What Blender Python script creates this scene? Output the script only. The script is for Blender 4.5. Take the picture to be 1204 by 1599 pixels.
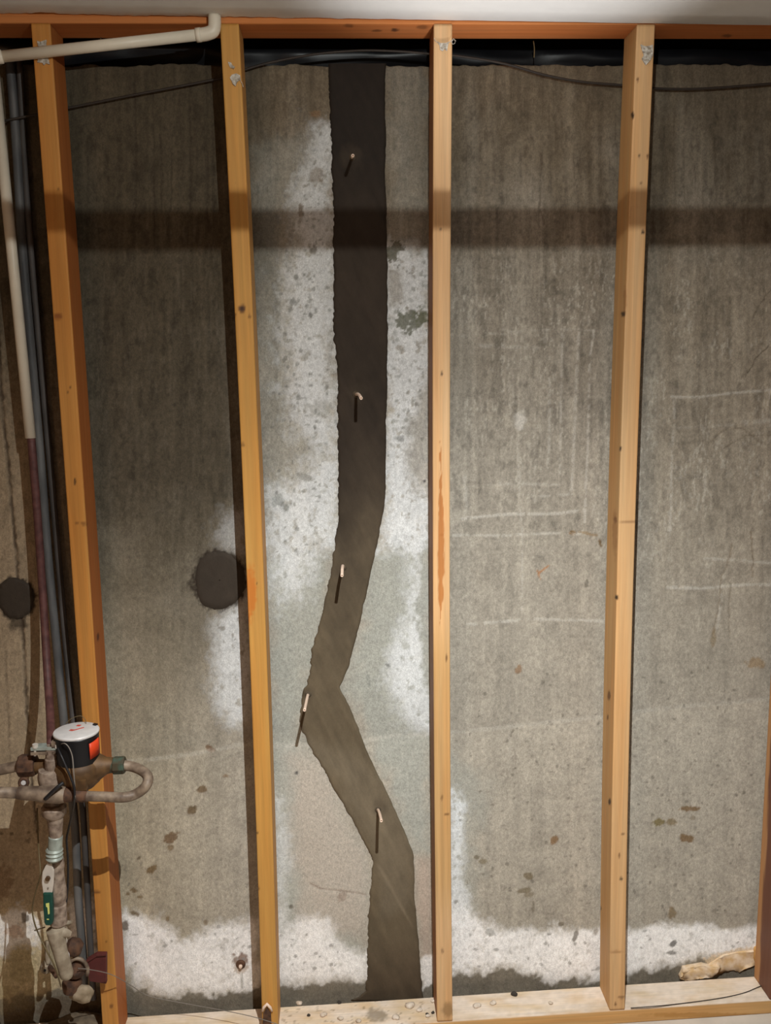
import bpy, bmesh, math, random
import numpy as np
from mathutils import Vector, Matrix

for o in list(bpy.data.objects):
    bpy.data.objects.remove(o)
scn = bpy.context.scene
COL = scn.collection
rng = np.random.RandomState(7)
random.seed(7)

# ------------------------------------------------------------------ camera
IMG_W, IMG_H, FPX = 1204.0, 1599.0, 1450.0
CAM = np.array([0.0, -2.0053, 1.5852])
YAW, PITCH, ROLL = -0.0467, -0.1632, -0.0147
_F = np.array([-math.sin(YAW) * math.cos(PITCH), math.cos(YAW) * math.cos(PITCH), math.sin(PITCH)])
_R = np.cross(_F, [0, 0, 1]); _R /= np.linalg.norm(_R)
_U = np.cross(_R, _F)
_c, _s = math.cos(ROLL), math.sin(ROLL)
CR, CU = _c * _R + _s * _U, -_s * _R + _c * _U
cd = bpy.data.cameras.new('camera')
cam = bpy.data.objects.new('camera', cd); COL.objects.link(cam)
cd.sensor_fit = 'VERTICAL'; cd.sensor_height = 36.0; cd.lens = FPX / IMG_H * 36.0
cd.clip_start = 0.02
cam.matrix_world = Matrix(((CR[0], CU[0], -_F[0], CAM[0]), (CR[1], CU[1], -_F[1], CAM[1]),
                           (CR[2], CU[2], -_F[2], CAM[2]), (0, 0, 0, 1)))
scn.camera = cam

# ------------------------------------------------------------------ light and exposure
scn.view_settings.view_transform = 'Standard'
scn.view_settings.look = 'None'
scn.view_settings.gamma = 1.0
scn.view_settings.use_curve_mapping = False
scn.view_settings.exposure = 0.06
wd = bpy.data.worlds.new('world'); scn.world = wd
wd.use_nodes = True
wd.node_tree.nodes['Background'].inputs[0].default_value = (0.01, 0.008, 0.006, 1)
wd.node_tree.nodes['Background'].inputs[1].default_value = 0.3

LAMP = np.array([0.17, -1.27, 2.13])
def lamp(name, kind, loc, energy, color, radius, target=None, size=None, blend=None):
    l = bpy.data.lights.new(name, kind)
    l.energy = energy; l.color = color; l.shadow_soft_size = radius
    o = bpy.data.objects.new(name, l); COL.objects.link(o); o.location = Vector(loc)
    if target is not None:
        o.rotation_euler = (Vector(target) - Vector(loc)).to_track_quat('-Z', 'Y').to_euler()
    if size is not None:
        l.spot_size = size; l.spot_blend = blend
    return o
# the small bright bulb in front of the frame, and its reflector beam thrown down
lamp('bulb_light', 'POINT', LAMP, 25.0, (0.97, 1.0, 0.96), 0.003)
lamp('bulb_beam', 'SPOT', LAMP, 114.0, (0.97, 1.0, 0.98), 0.003, target=(0.30, -0.20, -0.04), size=math.radians(84), blend=1.0)
lamp('bulb_glow', 'SPOT', LAMP, 66.0, (0.97, 1.0, 1.0), 0.003, target=(0.27, -0.60, 0.1), size=math.radians(130), blend=1.0)
# added warm fill behind the camera, an unseen source to lift the shadows
lamp('added_warm_fill', 'POINT', (-1.6, -3.2, 1.5), 20.0, (1.0, 0.55, 0.26), 0.30)
# added fill spot below the view, put in to brighten the ceiling
FILL_POS = (0.32, -0.90, 0.16)
lamp('added_ceiling_fill', 'SPOT', FILL_POS, 175.0, (0.97, 0.98, 1.0), 0.03, target=(0.32, -0.25, 2.27), size=math.radians(23), blend=1.0)

# ------------------------------------------------------------------ helpers
WY = 0.12          # face of the concrete wall
def proj(P):
    d = np.asarray(P, float) - CAM
    z = d @ _F
    return 602.0 + FPX * (d @ CR) / z, 799.5 - FPX * (d @ CU) / z
def at(px, py, Y):
    d = _F + CR * (px - 602.0) / FPX - CU * (py - 799.5) / FPX
    return CAM + d * (Y - CAM[1]) / d[1]
def V3(a): return Vector((float(a[0]), float(a[1]), float(a[2])))
def lin(c):
    c = np.asarray(c, float) / 255.0
    return np.where(c <= 0.04045, c / 12.92, ((c + 0.055) / 1.055) ** 2.4)
def sst(a, b, x):
    t = np.clip((x - a) / (b - a), 0, 1); return t * t * (3 - 2 * t)
_tab = rng.rand(512, 512)
def vnoise(x, y, seed=0):
    x = np.asarray(x, float) + seed * 17.31; y = np.asarray(y, float) + seed * 7.77
    xi = np.floor(x).astype(int); yi = np.floor(y).astype(int)
    fx = x - xi; fy = y - yi
    fx = fx * fx * (3 - 2 * fx); fy = fy * fy * (3 - 2 * fy)
    a = _tab[xi & 511, yi & 511]; b = _tab[(xi + 1) & 511, yi & 511]
    c = _tab[xi & 511, (yi + 1) & 511]; d = _tab[(xi + 1) & 511, (yi + 1) & 511]
    return (a * (1 - fx) + b * fx) * (1 - fy) + (c * (1 - fx) + d * fx) * fy
def fbm(x, y, octv=4, seed=0, gain=0.5):
    s = 0; a = 1.0; t = 0
    for i in range(octv):
        s = s + a * vnoise(x * 2 ** i, y * 2 ** i, seed + i * 3); t += a; a *= gain
    return s / t
def sdf_poly(px, py, pts):
    """signed distance, negative inside"""
    d2 = np.full(px.shape, 1e12); ins = np.zeros(px.shape, bool)
    n = len(pts)
    for i in range(n):
        ax, ay = pts[i]; bx, by = pts[(i + 1) % n]
        ex, ey = bx - ax, by - ay
        t = np.clip(((px - ax) * ex + (py - ay) * ey) / (ex * ex + ey * ey + 1e-9), 0, 1)
        d2 = np.minimum(d2, (px - ax - t * ex) ** 2 + (py - ay - t * ey) ** 2)
        c = (ay > py) != (by > py)
        with np.errstate(divide='ignore', invalid='ignore'):
            xx = ax + (py - ay) * ex / (ey if ey != 0 else 1e-9)
        ins ^= c & (px < xx)
    d = np.sqrt(d2)
    return np.where(ins, -d, d)
def dist_line(px, py, pts):
    d2 = np.full(px.shape, 1e12)
    for (ax, ay), (bx, by) in zip(pts[:-1], pts[1:]):
        ex, ey = bx - ax, by - ay
        t = np.clip(((px - ax) * ex + (py - ay) * ey) / (ex * ex + ey * ey + 1e-9), 0, 1)
        d2 = np.minimum(d2, (px - ax - t * ex) ** 2 + (py - ay - t * ey) ** 2)
    return np.sqrt(d2)

def grid_mesh(name, P, wrap_u=False, flip=False, col=None, smooth=True):
    """P: (rows, cols, 3) array -> mesh"""
    nr, nc = P.shape[:2]
    idx = np.arange(nr * nc).reshape(nr, nc)
    if wrap_u: idx = np.concatenate([idx, idx[:, :1]], 1)
    a = idx[:-1, :-1].ravel(); b = idx[:-1, 1:].ravel(); c = idx[1:, 1:].ravel(); d = idx[1:, :-1].ravel()
    q = np.stack([a, d, c, b] if flip else [a, b, c, d], 1)
    me = bpy.data.meshes.new(name)
    me.vertices.add(nr * nc); me.vertices.foreach_set('co', P.reshape(-1).astype(np.float32))
    nf = len(q)
    me.loops.add(nf * 4); me.loops.foreach_set('vertex_index', q.ravel().astype(np.int32))
    me.polygons.add(nf); me.polygons.foreach_set('loop_start', np.arange(0, nf * 4, 4, dtype=np.int32))
    me.polygons.foreach_set('loop_total', np.full(nf, 4, np.int32))
    if smooth: me.polygons.foreach_set('use_smooth', np.ones(nf, bool))
    if col is not None: set_col(me, col)
    me.update(calc_edges=True); me.validate()
    return me
def set_col(me, col):
    c = col.reshape(-1, 3)
    rgba = np.concatenate([c, np.ones((len(c), 1))], 1).astype(np.float32)
    at_ = me.color_attributes.new('Col', 'FLOAT_COLOR', 'POINT')
    at_.data.foreach_set('color', rgba.ravel())

def link(name, me, mat, parent=None):
    o = bpy.data.objects.new(name, me); COL.objects.link(o)
    if mat is not None and len(me.materials) == 0: me.materials.append(mat)
    if parent is not None: o.parent = parent
    return o
def tag(o, label=None, cat=None, group=None, kind=None):
    if label: o['label'] = label
    if cat: o['category'] = cat
    if group: o['group'] = group
    if kind: o['kind'] = kind
    return o
def thing(name, label, cat, group=None):
    o = bpy.data.objects.new(name, None); COL.objects.link(o); o.empty_display_size = 0.05
    return tag(o, label, cat, group)
def seat(root, loc):
    """put a thing's Empty at its base while its parts keep their places"""
    root.location = V3(loc)
    for ch in root.children: ch.matrix_parent_inverse = Matrix.Translation(-V3(loc))
    return root

def bm_obj(name, bm, mat, parent=None, smooth=True):
    me = bpy.data.meshes.new(name); bmesh.ops.recalc_face_normals(bm, faces=bm.faces)
    if smooth:
        for f in bm.faces: f.smooth = True
    bm.to_mesh(me); bm.free()
    return link(name, me, mat, parent)
def catmull(pts, n=8):
    pts = [np.asarray(p, float) for p in pts]
    if len(pts) < 3:
        return [pts[0] + (pts[1] - pts[0]) * i / n for i in range(n + 1)]
    P = [2 * pts[0] - pts[1]] + pts + [2 * pts[-1] - pts[-2]]
    out = []
    for i in range(1, len(P) - 2):
        for k in range(n):
            t = k / n
            a, b, c, d = P[i - 1], P[i], P[i + 1], P[i + 2]
            out.append(0.5 * ((2 * b) + (c - a) * t + (2 * a - 5 * b + 4 * c - d) * t * t + (3 * b - a - 3 * c + d) * t ** 3))
    out.append(pts[-1]); return out
def add_tube(bm, pts, rad, seg=14, caps=True):
    """closed tube along points; rad = float or list per point"""
    pts = [V3(p) for p in pts]; n = len(pts)
    rads = rad if isinstance(rad, (list, tuple, np.ndarray)) else [rad] * n
    rings = []; prev = None
    for i, p in enumerate(pts):
        t = (pts[min(i + 1, n - 1)] - pts[max(i - 1, 0)])
        t = t.normalized() if t.length > 1e-9 else Vector((0, 0, 1))
        if prev is None:
            a = Vector((0, 1, 0)) if abs(t.y) < 0.9 else Vector((1, 0, 0))
            u = (a - t * a.dot(t)).normalized()
        else:
            u = (prev - t * prev.dot(t)).normalized()
        prev = u; v = t.cross(u)
        rings.append([bm.verts.new(p + (u * math.cos(2 * math.pi * k / seg) + v * math.sin(2 * math.pi * k / seg)) * rads[i]) for k in range(seg)])
    for r0, r1 in zip(rings[:-1], rings[1:]):
        for k in range(seg):
            bm.faces.new((r0[k], r0[(k + 1) % seg], r1[(k + 1) % seg], r1[k]))
    if caps:
        bm.faces.new(rings[0][::-1]); bm.faces.new(rings[-1])
def tube(name, pts, rad, mat, parent=None, seg=14, caps=True):
    bm = bmesh.new(); add_tube(bm, pts, rad, seg, caps); return bm_obj(name, bm, mat, parent)
def lathe_axis(name, p0, p1, prof, mat, parent=None, seg=28, smooth=True):
    """prof: list of (t along p0-p1 in 0..1, radius)"""
    p0 = np.asarray(p0, float); p1 = np.asarray(p1, float)
    bm = bmesh.new()
    ax = V3(p1 - p0).normalized(); a = Vector((0, 1, 0)) if abs(ax.y) < .9 else Vector((1, 0, 0))
    u = (a - ax * a.dot(ax)).normalized(); v = ax.cross(u)
    rings = []
    for t, r in prof:
        c = V3(p0 + (p1 - p0) * t)
        rings.append([bm.verts.new(c + (u * math.cos(2 * math.pi * k / seg) + v * math.sin(2 * math.pi * k / seg)) * max(r, 1e-4)) for k in range(seg)])
    for r0, r1 in zip(rings[:-1], rings[1:]):
        for k in range(seg): bm.faces.new((r0[k], r0[(k + 1) % seg], r1[(k + 1) % seg], r1[k]))
    bm.faces.new(rings[0][::-1]); bm.faces.new(rings[-1])
    o = bm_obj(name, bm, mat, parent, smooth)
    m = o.modifiers.new('edge', 'EDGE_SPLIT'); m.split_angle = math.radians(35)
    return o
def add_box(bm, c, s, rot=None):
    r = bmesh.ops.create_cube(bm, size=1.0)
    M = Matrix.Translation(V3(c)) @ (rot.to_4x4() if rot is not None else Matrix.Identity(4)) @ Matrix.Diagonal((s[0], s[1], s[2], 1))
    bmesh.ops.transform(bm, matrix=M, verts=r['verts'])
def add_prism(bm, pts, y0, y1):
    """pts: list of world (x,z), extruded along Y"""
    a = [bm.verts.new((p[0], y0, p[1])) for p in pts]; b = [bm.verts.new((p[0], y1, p[1])) for p in pts]
    n = len(pts); bm.faces.new(a); bm.faces.new(b[::-1])
    for i in range(n): bm.faces.new((a[i], a[(i + 1) % n], b[(i + 1) % n], b[i]))

# ------------------------------------------------------------------ materials
def nodes_of(name):
    m = bpy.data.materials.new(name); m.use_nodes = True
    nt = m.node_tree; return m, nt, nt.nodes, nt.links, nt.nodes['Principled BSDF']
def mat_attr(name, rough=0.85, scale=(300, 300, 300), amp=0.25, bump=0.15, spec=0.3, scale2=None, amp2=0.0, bdist=0.002):
    m, nt, N, L, B = nodes_of(name)
    A = N.new('ShaderNodeAttribute'); A.attribute_name = 'Col'
    tc = N.new('ShaderNodeNewGeometry')
    def noise(sc, det):
        mp = N.new('ShaderNodeMapping'); mp.inputs['Scale'].default_value = sc
        L.new(tc.outputs['Position'], mp.inputs['Vector'])
        n = N.new('ShaderNodeTexNoise'); n.inputs['Scale'].default_value = 1.0; n.inputs['Detail'].default_value = det
        n.inputs['Roughness'].default_value = 0.65
        L.new(mp.outputs['Vector'], n.inputs['Vector']); return n
    n1 = noise(scale, 3)
    r = N.new('ShaderNodeMapRange'); r.inputs['From Min'].default_value = 0.25; r.inputs['From Max'].default_value = 0.75
    r.inputs['To Min'].default_value = 1 - amp; r.inputs['To Max'].default_value = 1 + amp
    L.new(n1.outputs['Fac'], r.inputs['Value'])
    fac = r.outputs['Result']
    if scale2:
        n2 = noise(scale2, 4)
        r2 = N.new('ShaderNodeMapRange'); r2.inputs['From Min'].default_value = 0.3; r2.inputs['From Max'].default_value = 0.7
        r2.inputs['To Min'].default_value = 1 - amp2; r2.inputs['To Max'].default_value = 1 + amp2
        L.new(n2.outputs['Fac'], r2.inputs['Value'])
        mu = N.new('ShaderNodeMath'); mu.operation = 'MULTIPLY'
        L.new(fac, mu.inputs[0]); L.new(r2.outputs['Result'], mu.inputs[1]); fac = mu.outputs[0]
    vm = N.new('ShaderNodeVectorMath'); vm.operation = 'SCALE'
    L.new(A.outputs['Color'], vm.inputs[0]); L.new(fac, vm.inputs['Scale'])
    L.new(vm.outputs['Vector'], B.inputs['Base Color'])
    B.inputs['Roughness'].default_value = rough; B.inputs['Specular IOR Level'].default_value = spec
    bp = N.new('ShaderNodeBump'); bp.inputs['Strength'].default_value = bump; bp.inputs['Distance'].default_value = bdist
    L.new(n1.outputs['Fac'], bp.inputs['Height']); L.new(bp.outputs['Normal'], B.inputs['Normal'])
    return m
def mat_plain(name, rgb, rough=0.6, metal=0.0, var=0.12, scale=40.0, rgb2=None, spec=0.4, bump=0.1, stretch=(1, 1, 1), lo=0.35, hi=0.65):
    m, nt, N, L, B = nodes_of(name)
    tc = N.new('ShaderNodeNewGeometry'); mp = N.new('ShaderNodeMapping'); mp.inputs['Scale'].default_value = stretch
    n = N.new('ShaderNodeTexNoise'); n.inputs['Scale'].default_value = scale; n.inputs['Detail'].default_value = 5
    L.new(tc.outputs['Position'], mp.inputs['Vector']); L.new(mp.outputs['Vector'], n.inputs['Vector'])
    cr = N.new('ShaderNodeValToRGB')
    a = lin(rgb); b = lin(rgb2) if rgb2 is not None else a * (1 + var)
    if rgb2 is None: a = a * (1 - var)
    cr.color_ramp.elements[0].position = lo; cr.color_ramp.elements[1].position = hi
    cr.color_ramp.elements[0].color = (*np.clip(a, 0, 1), 1); cr.color_ramp.elements[1].color = (*np.clip(b, 0, 1), 1)
    L.new(n.outputs['Fac'], cr.inputs['Fac']); L.new(cr.outputs['Color'], B.inputs['Base Color'])
    B.inputs['Roughness'].default_value = rough; B.inputs['Metallic'].default_value = metal
    B.inputs['Specular IOR Level'].default_value = spec
    bp = N.new('ShaderNodeBump'); bp.inputs['Strength'].default_value = bump; bp.inputs['Distance'].default_value = 0.001
    L.new(n.outputs['Fac'], bp.inputs['Height']); L.new(bp.outputs['Normal'], B.inputs['Normal'])
    return m

M_conc = mat_attr('concrete', 0.9, (420, 420, 300), 0.26, 0.40, 0.2, (150, 150, 95), 0.17)
M_mort = mat_attr('repair_mortar', 0.8, (350, 350, 250), 0.08, 0.12, 0.25, (60, 60, 30), 0.08)
M_wood = mat_attr('pine', 0.62, (420, 420, 9), 0.09, 0.10, 0.35, (90, 90, 2.2), 0.09, 0.0008)
M_woodx = mat_attr('pine_plate', 0.7, (9, 420, 420), 0.09, 0.10, 0.3, (2.2, 90, 90), 0.09, 0.0008)
M_drywall = mat_plain('drywall', (226, 224, 220), 0.85, 0, 0.02, 30, bump=0.05)
M_room = mat_plain('painted_wall', (120, 98, 74), 0.9, 0, 0.03, 6, bump=0.05)
M_floor = mat_plain('floor_concrete', (196, 186, 174), 0.85, 0, 0.10, 9, bump=0.2)
M_black = mat_plain('black_plastic', (20, 20, 23), 0.38, 0, 0.2, 15, spec=0.3)
M_pvc = mat_plain('white_pvc', (214, 204, 186), 0.42, 0, 0.05, 18, bump=0.02)
M_maroon = mat_plain('maroon_pipe', (74, 44, 42), 0.6, 0, 0.2, 60, rgb2=(98, 62, 58), bump=0.1)
M_conduit = mat_plain('grey_conduit', (74, 74, 75), 0.6, 0.15, 0.2, 40, rgb2=(112, 110, 108), stretch=(1, 1, .2))
M_darkconduit = mat_plain('dark_conduit', (56, 52, 50), 0.65, 0.1, 0.2, 40, rgb2=(84, 80, 78), stretch=(1, 1, .2))
M_brass = mat_plain('tarnished_brass', (74, 52, 30), 0.6, 0.15, 0.2, 45, rgb2=(104, 76, 46))
M_brassg = mat_plain('verdigris_brass', (66, 58, 42), 0.65, 0.1, 0.2, 60, rgb2=(58, 84, 72), lo=.45, hi=.7)
M_galv = mat_plain('dull_pipe', (84, 68, 57), 0.55, 0.1, 0.2, 45, rgb2=(142, 124, 106))
M_pale = mat_plain('pale_crusted_brass', (104, 86, 74), 0.75, 0.05, 0.2, 75, rgb2=(158, 140, 124), bump=0.4)
M_rust = mat_plain('rust', (58, 40, 31), 0.8, 0.05, 0.2, 80, rgb2=(96, 66, 47), bump=0.4)
M_lid = mat_plain('meter_lid', (206, 202, 200), 0.4, 0, 0.06, 50)
M_orange = mat_plain('orange_tag', (206, 62, 24), 0.5, 0, 0.06, 30)
M_red = mat_plain('red_print', (190, 80, 66), 0.6, 0, 0.1, 60)
M_chrome = mat_plain('pale_steel', (206, 198, 188), 0.4, 0.25, 0.06, 60)
M_green = mat_plain('green_vinyl', (12, 62, 52), 0.45, 0, 0.08, 40)
M_yellow = mat_plain('yellow_print', (206, 208, 120), 0.6, 0, 0.08, 60)
M_silver = mat_plain('silver_coupling', (140, 146, 138), 0.5, 0.3, 0.1, 60, rgb2=(168, 176, 168))
M_wireg = mat_plain('ground_wire', (96, 82, 54), 0.55, 0.1, 0.12, 60)
M_wireb = mat_plain('black_wire', (26, 24, 26), 0.5, 0, 0.1, 60)
M_wiregray = mat_plain('grey_wire', (120, 112, 104), 0.55, 0, 0.1, 60)
M_cable = mat_plain('brown_cable', (48, 40, 34), 0.6, 0, 0.12, 60)
M_redbox = mat_plain('oxblood_plate', (86, 36, 32), 0.7, 0, 0.12, 50)
M_port = mat_plain('beige_tube', (226, 200, 180), 0.5, 0, 0.05, 60)
M_foam = mat_plain('tan_foam', (206, 172, 126), 0.9, 0, 0.2, 55, rgb2=(230, 208, 182), bump=0.6)
M_gyp = mat_plain('gypsum_flake', (206, 200, 190), 0.9, 0, 0.1, 200, rgb2=(140, 128, 112), bump=0.5)
M_crumb = mat_plain('mortar_crumb', (226, 214, 200), 0.95, 0, 0.15, 60, rgb2=(190, 172, 152), bump=0.5)
M_darkcrumb = mat_plain('dark_crumb', (60, 54, 48), 0.95, 0, 0.15, 120, bump=0.5)
M_blocker = mat_plain('blocker_grey', (70, 64, 58), 0.7, 0, 0.05, 30)
M_lampw = mat_plain('lamp_white', (230, 226, 218), 0.4, 0, 0.02, 30)
M_copper = mat_plain('copper_pipe', (150, 96, 62), 0.4, 0.6, 0.1, 40)
M_whiteplaster = mat_plain('whitewashed_pipe', (158, 145, 126), 0.85, 0, 0.1, 60, rgb2=(130, 116, 98), bump=0.3)

# ------------------------------------------------------------------ concrete wall
SLOPE = 0.0204
def floor_z(x): return -0.038 + SLOPE * x
TOPZ = 2.21
xs = np.concatenate([np.linspace(-3.0, -1.8, 50)[:-1], np.linspace(-1.8, -0.93, 100)[:-1], np.arange(-0.93, 1.06, 0.0029), np.linspace(1.06, 2.0, 110)[:-1], np.linspace(2.0, 3.2, 50)])
zs = np.arange(-0.12, TOPZ + 0.001, 0.0029)
X, Z = np.meshgrid(xs, zs)
PX, PY = proj(np.stack([X, np.full_like(X, WY), Z], -1))

def masks(PX, PY):
    n_big = fbm(PX / 70, PY / 70, 4, 1); n_mid = fbm(PX / 22, PY / 26, 4, 2); n_sm = fbm(PX / 7, PY / 7, 3, 3)
    streak = fbm(PX / 7, PY / 130, 4, 4); streak2 = fbm(PX / 22, PY / 260, 3, 5)
    fine = fbm(PX / 3.2, PY / 4.0, 2, 6)
    warpx = (n_mid - .5) * 40 + (n_sm - .5) * 18; 
    return n_big, n_mid, n_sm, streak, streak2, fine, warpx
nb, nm, ns, st, st2, fi, warp = masks(PX, PY)
def mix(a, b, t): return a * (1 - t[..., None]) + b * t[..., None]
def C(r, g, b): return lin((r, g, b))[None, None, :]

# base tone: grey, browner and darker up the wall
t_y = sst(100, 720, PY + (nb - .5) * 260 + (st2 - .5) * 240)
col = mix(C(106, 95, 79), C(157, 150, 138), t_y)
# left bays are browner and darker
leftbrown = sst(450, 330, PX + (nb - .5) * 60) * sst(1300, 750, PY + (nb - .5) * 200)
col = mix(col, C(76, 68, 54), leftbrown * .92)
lowtan = sst(430, 120, PX) * sst(700, 1200, PY)
col = mix(col, C(152, 140, 116), lowtan * .75)
left0 = sst(130, 60, PX)
col = mix(col, C(158, 140, 116), left0 * sst(450, 800, PY) * .9)
col = mix(col, C(196, 180, 146), left0 * sst(1380, 1480, PY) * .85)  # lower left painted paler to offset the shadows cast there
bay4 = sst(990, 1040, PX) * sst(1200, 600, PY)
col = mix(col, C(152, 140, 122), bay4 * .5 * sst(330, 480, PY))
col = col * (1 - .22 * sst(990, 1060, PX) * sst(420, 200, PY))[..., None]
# vertical form-board streaks
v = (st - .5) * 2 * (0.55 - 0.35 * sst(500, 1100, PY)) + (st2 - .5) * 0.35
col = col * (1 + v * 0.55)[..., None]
dk = sst(.66, .74, fbm(PX / 5, PY / 45, 3, 21)) * sst(650, 200, PY) * .30
col = mix(col, C(64, 54, 44), dk)
lt = sst(.60, .72, fbm(PX / 4, PY / 22, 3, 24)) * sst(150, 500, PY) * sst(1250, 900, PY) * .35
col = mix(col, C(176, 168, 154), lt * .55 * (.25 + .75 * sst(400, 470, PX)))
fleck = sst(.60, .68, fbm(PX / 2.6, PY / 9, 3, 26)) * sst(.42, .62, fbm(PX / 40, PY / 90, 3, 27)) * sst(690, 720, PX) * sst(330, 480, PY) * sst(980, 800, PY)
col = mix(col, C(192, 186, 174), fleck * .5)
grime = sst(.58, .70, fbm(PX / 9, PY / 16, 4, 28)) * sst(60, 200, PY) * sst(1100, 700, PY)
col = mix(col, col * .72, grime * .8)
col = col * (1 + (nm - .5) * .28 + (ns - .5) * .22 + (fi - .5) * .26)[..., None]
# dark pitting
pit = sst(.73, .80, fbm(PX / 6, PY / 6, 3, 30)) * sst(1050, 1200, PY) * .4
col = mix(col, C(104, 97, 88), pit)

white = np.zeros_like(PX)
def add_white(pts, soft, amp, strength, hole=False):
    global white
    xs_ = [p[0] for p in pts]; ys_ = [p[1] for p in pts]; m = 60
    sel = (PX > min(xs_) - m) & (PX < max(xs_) + m) & (PY > min(ys_) - m) & (PY < max(ys_) + m)
    d = sdf_poly(PX[sel], PY[sel], pts)
    d = d + (nm[sel] - .5) * amp * 2.4 + (ns[sel] - .5) * amp * 1.6 + (fi[sel] - .5) * amp * .8
    k = sst(soft, -soft, d) * strength
    w = white[sel]
    white[sel] = w * (1 - k) if hole else np.maximum(w, k)
# pale grey-green lime film
film = np.zeros_like(PX)
for pts, s in [([(415, 860), (520, 860), (505, 960), (485, 1080), (470, 1150), (520, 1230), (575, 1340), (575, 1500), (432, 1500), (425, 1150)], .85),
               ([(590, 850), (670, 850), (672, 1330), (650, 1330), (600, 1210), (540, 1075), (560, 980)], .9),
               ([(700, 1180), (760, 1230), (740, 1420), (700, 1440)], .5),
               ([(600, 100), (670, 100), (670, 400), (605, 400)], .25), ([(400, 230), (515, 200), (525, 860), (410, 860)], .35)]:
    d = sdf_poly(PX, PY, pts) + (nm - .5) * 50
    film = np.maximum(film, sst(22, -22, d) * s)
col = mix(col, C(160, 161, 153) * (1 + (nm - .5) * .2 + (ns - .5) * .16)[..., None], film)
pink = sst(25, -25, sdf_poly(PX, PY, [(455, 1175), (500, 1190), (575, 1340), (572, 1470), (530, 1470), (470, 1440), (450, 1300)]) + (nm - .5) * 40)
col = mix(col, C(178, 166, 154), pink * .7)
pink2 = sst(12, -12, sdf_poly(PX, PY, [(650, 1340), (672, 1340), (674, 1500), (658, 1500)]) + (nm - .5) * 20)
col = mix(col, C(180, 162, 148), pink2 * .7)

add_white([(500, 205), (522, 200), (522, 500), (530, 800), (520, 850), (490, 860), (470, 920), (440, 950), (422, 900), (415, 790), (420, 755), (470, 745), (505, 705), (495, 690), (462, 670), (448, 600), (440, 500), (440, 420), (455, 380), (465, 300), (485, 240)], 27, 24, .84)
add_white([(603, 378), (640, 385), (672, 405), (672, 862), (650, 880), (625, 858), (590, 862), (598, 810), (603, 760)], 17, 15, .87)
add_white([(640, 650), (672, 590), (672, 765), (648, 765), (632, 715)], 14, 10, .75, True)
add_white([(608, 425), (624, 425), (628, 475), (610, 478)], 6, 6, .6, True)
add_white([(640, 880), (672, 850), (672, 1138), (630, 1125), (604, 1060), (612, 1005), (636, 960)], 20, 15, .85)
add_white([(655, 866), (676, 850), (676, 1075), (664, 1068), (650, 965)], 6, 10, .9, True)
add_white([(352, 950), (386, 938), (392, 1128), (366, 1132), (342, 1105), (330, 1035), (336, 985)], 20, 12, .78)
add_white([(340, 815), (362, 800), (378, 800), (384, 862), (352, 866), (338, 842)], 16, 14, .35)
add_white([(186, 1415), (225, 1428), (285, 1466), (340, 1452), (402, 1440), (402, 1545), (345, 1552), (240, 1550), (210, 1535), (192, 1500)], 16, 12, .9)
add_white([(428, 1458), (470, 1442), (502, 1435), (532, 1472), (574, 1492), (572, 1528), (520, 1532), (428, 1538)], 17, 13, .93)
add_white([(428, 1240), (440, 1250), (452, 1350), (448, 1440), (428, 1450)], 12, 12, .55)
add_white([(702, 1445), (706, 1235), (724, 1258), (726, 1335), (718, 1372), (738, 1432), (790, 1456), (945, 1450), (945, 1532), (860, 1532), (800, 1512), (745, 1518), (702, 1524)], 12, 11, .98)
add_white([(970, 1450), (1040, 1445), (1200, 1452), (1200, 1492), (1100, 1496), (1030, 1506), (1000, 1518), (970, 1526)], 9, 8, .97)
add_white([(-40, 1430), (40, 1418), (64, 1436), (60, 1475), (20, 1478), (-40, 1496)], 9, 14, .8)
add_white([(104, 1405), (150, 1405), (150, 1490), (112, 1490)], 9, 14, .8)
add_white([(657, 1500), (676, 1490), (676, 1556), (662, 1556)], 5, 8, .8)
# speckle the crust
speck = sst(.66, .76, fbm(PX / 8, PY / 9, 3, 40)) * .65 * sst(.15, .7, white)
wcol = mix(C(216, 218, 219), C(204, 200, 194), sst(1250, 1400, PY) * .25)
low = sst(1400, 1440, PY)
wcol = mix(wcol, C(243, 241, 240), low)
wcol = wcol * (1 + (nm - .5) * .22 + (ns - .5) * .18 + (fi - .5) * .16)[..., None]
upper = sst(650, 250, PY) * .35
col = mix(col, wcol, np.clip(white * (1 - speck * (1 - .5 * low)) * (1 - upper * .5), 0, 1))
crk = sst(.72, .8, fbm(PX / 9, PY / 9, 3, 44)) * white * sst(880, 700, PY) * .5
col = mix(col, C(120, 122, 116), crk)

# damp grey strip along the foot of the wall
foot_top = np.interp(PX, [0, 190, 210, 240, 345, 400, 430, 520, 575, 660, 705, 745, 800, 860, 945, 975, 1000, 1030, 1110, 1200],
                     [1560, 1530, 1542, 1556, 1553, 1542, 1540, 1536, 1530, 1545, 1526, 1522, 1516, 1532, 1534, 1528, 1520, 1510, 1500, 1494])
ft = sst(-3, 4, PY - foot_top + (nm - .5) * 26 + (ns - .5) * 12)
col = mix(col, C(116, 109, 97) * (1 + (nm - .5) * .5 + (ns - .5) * .3)[..., None], ft * .95)

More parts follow.
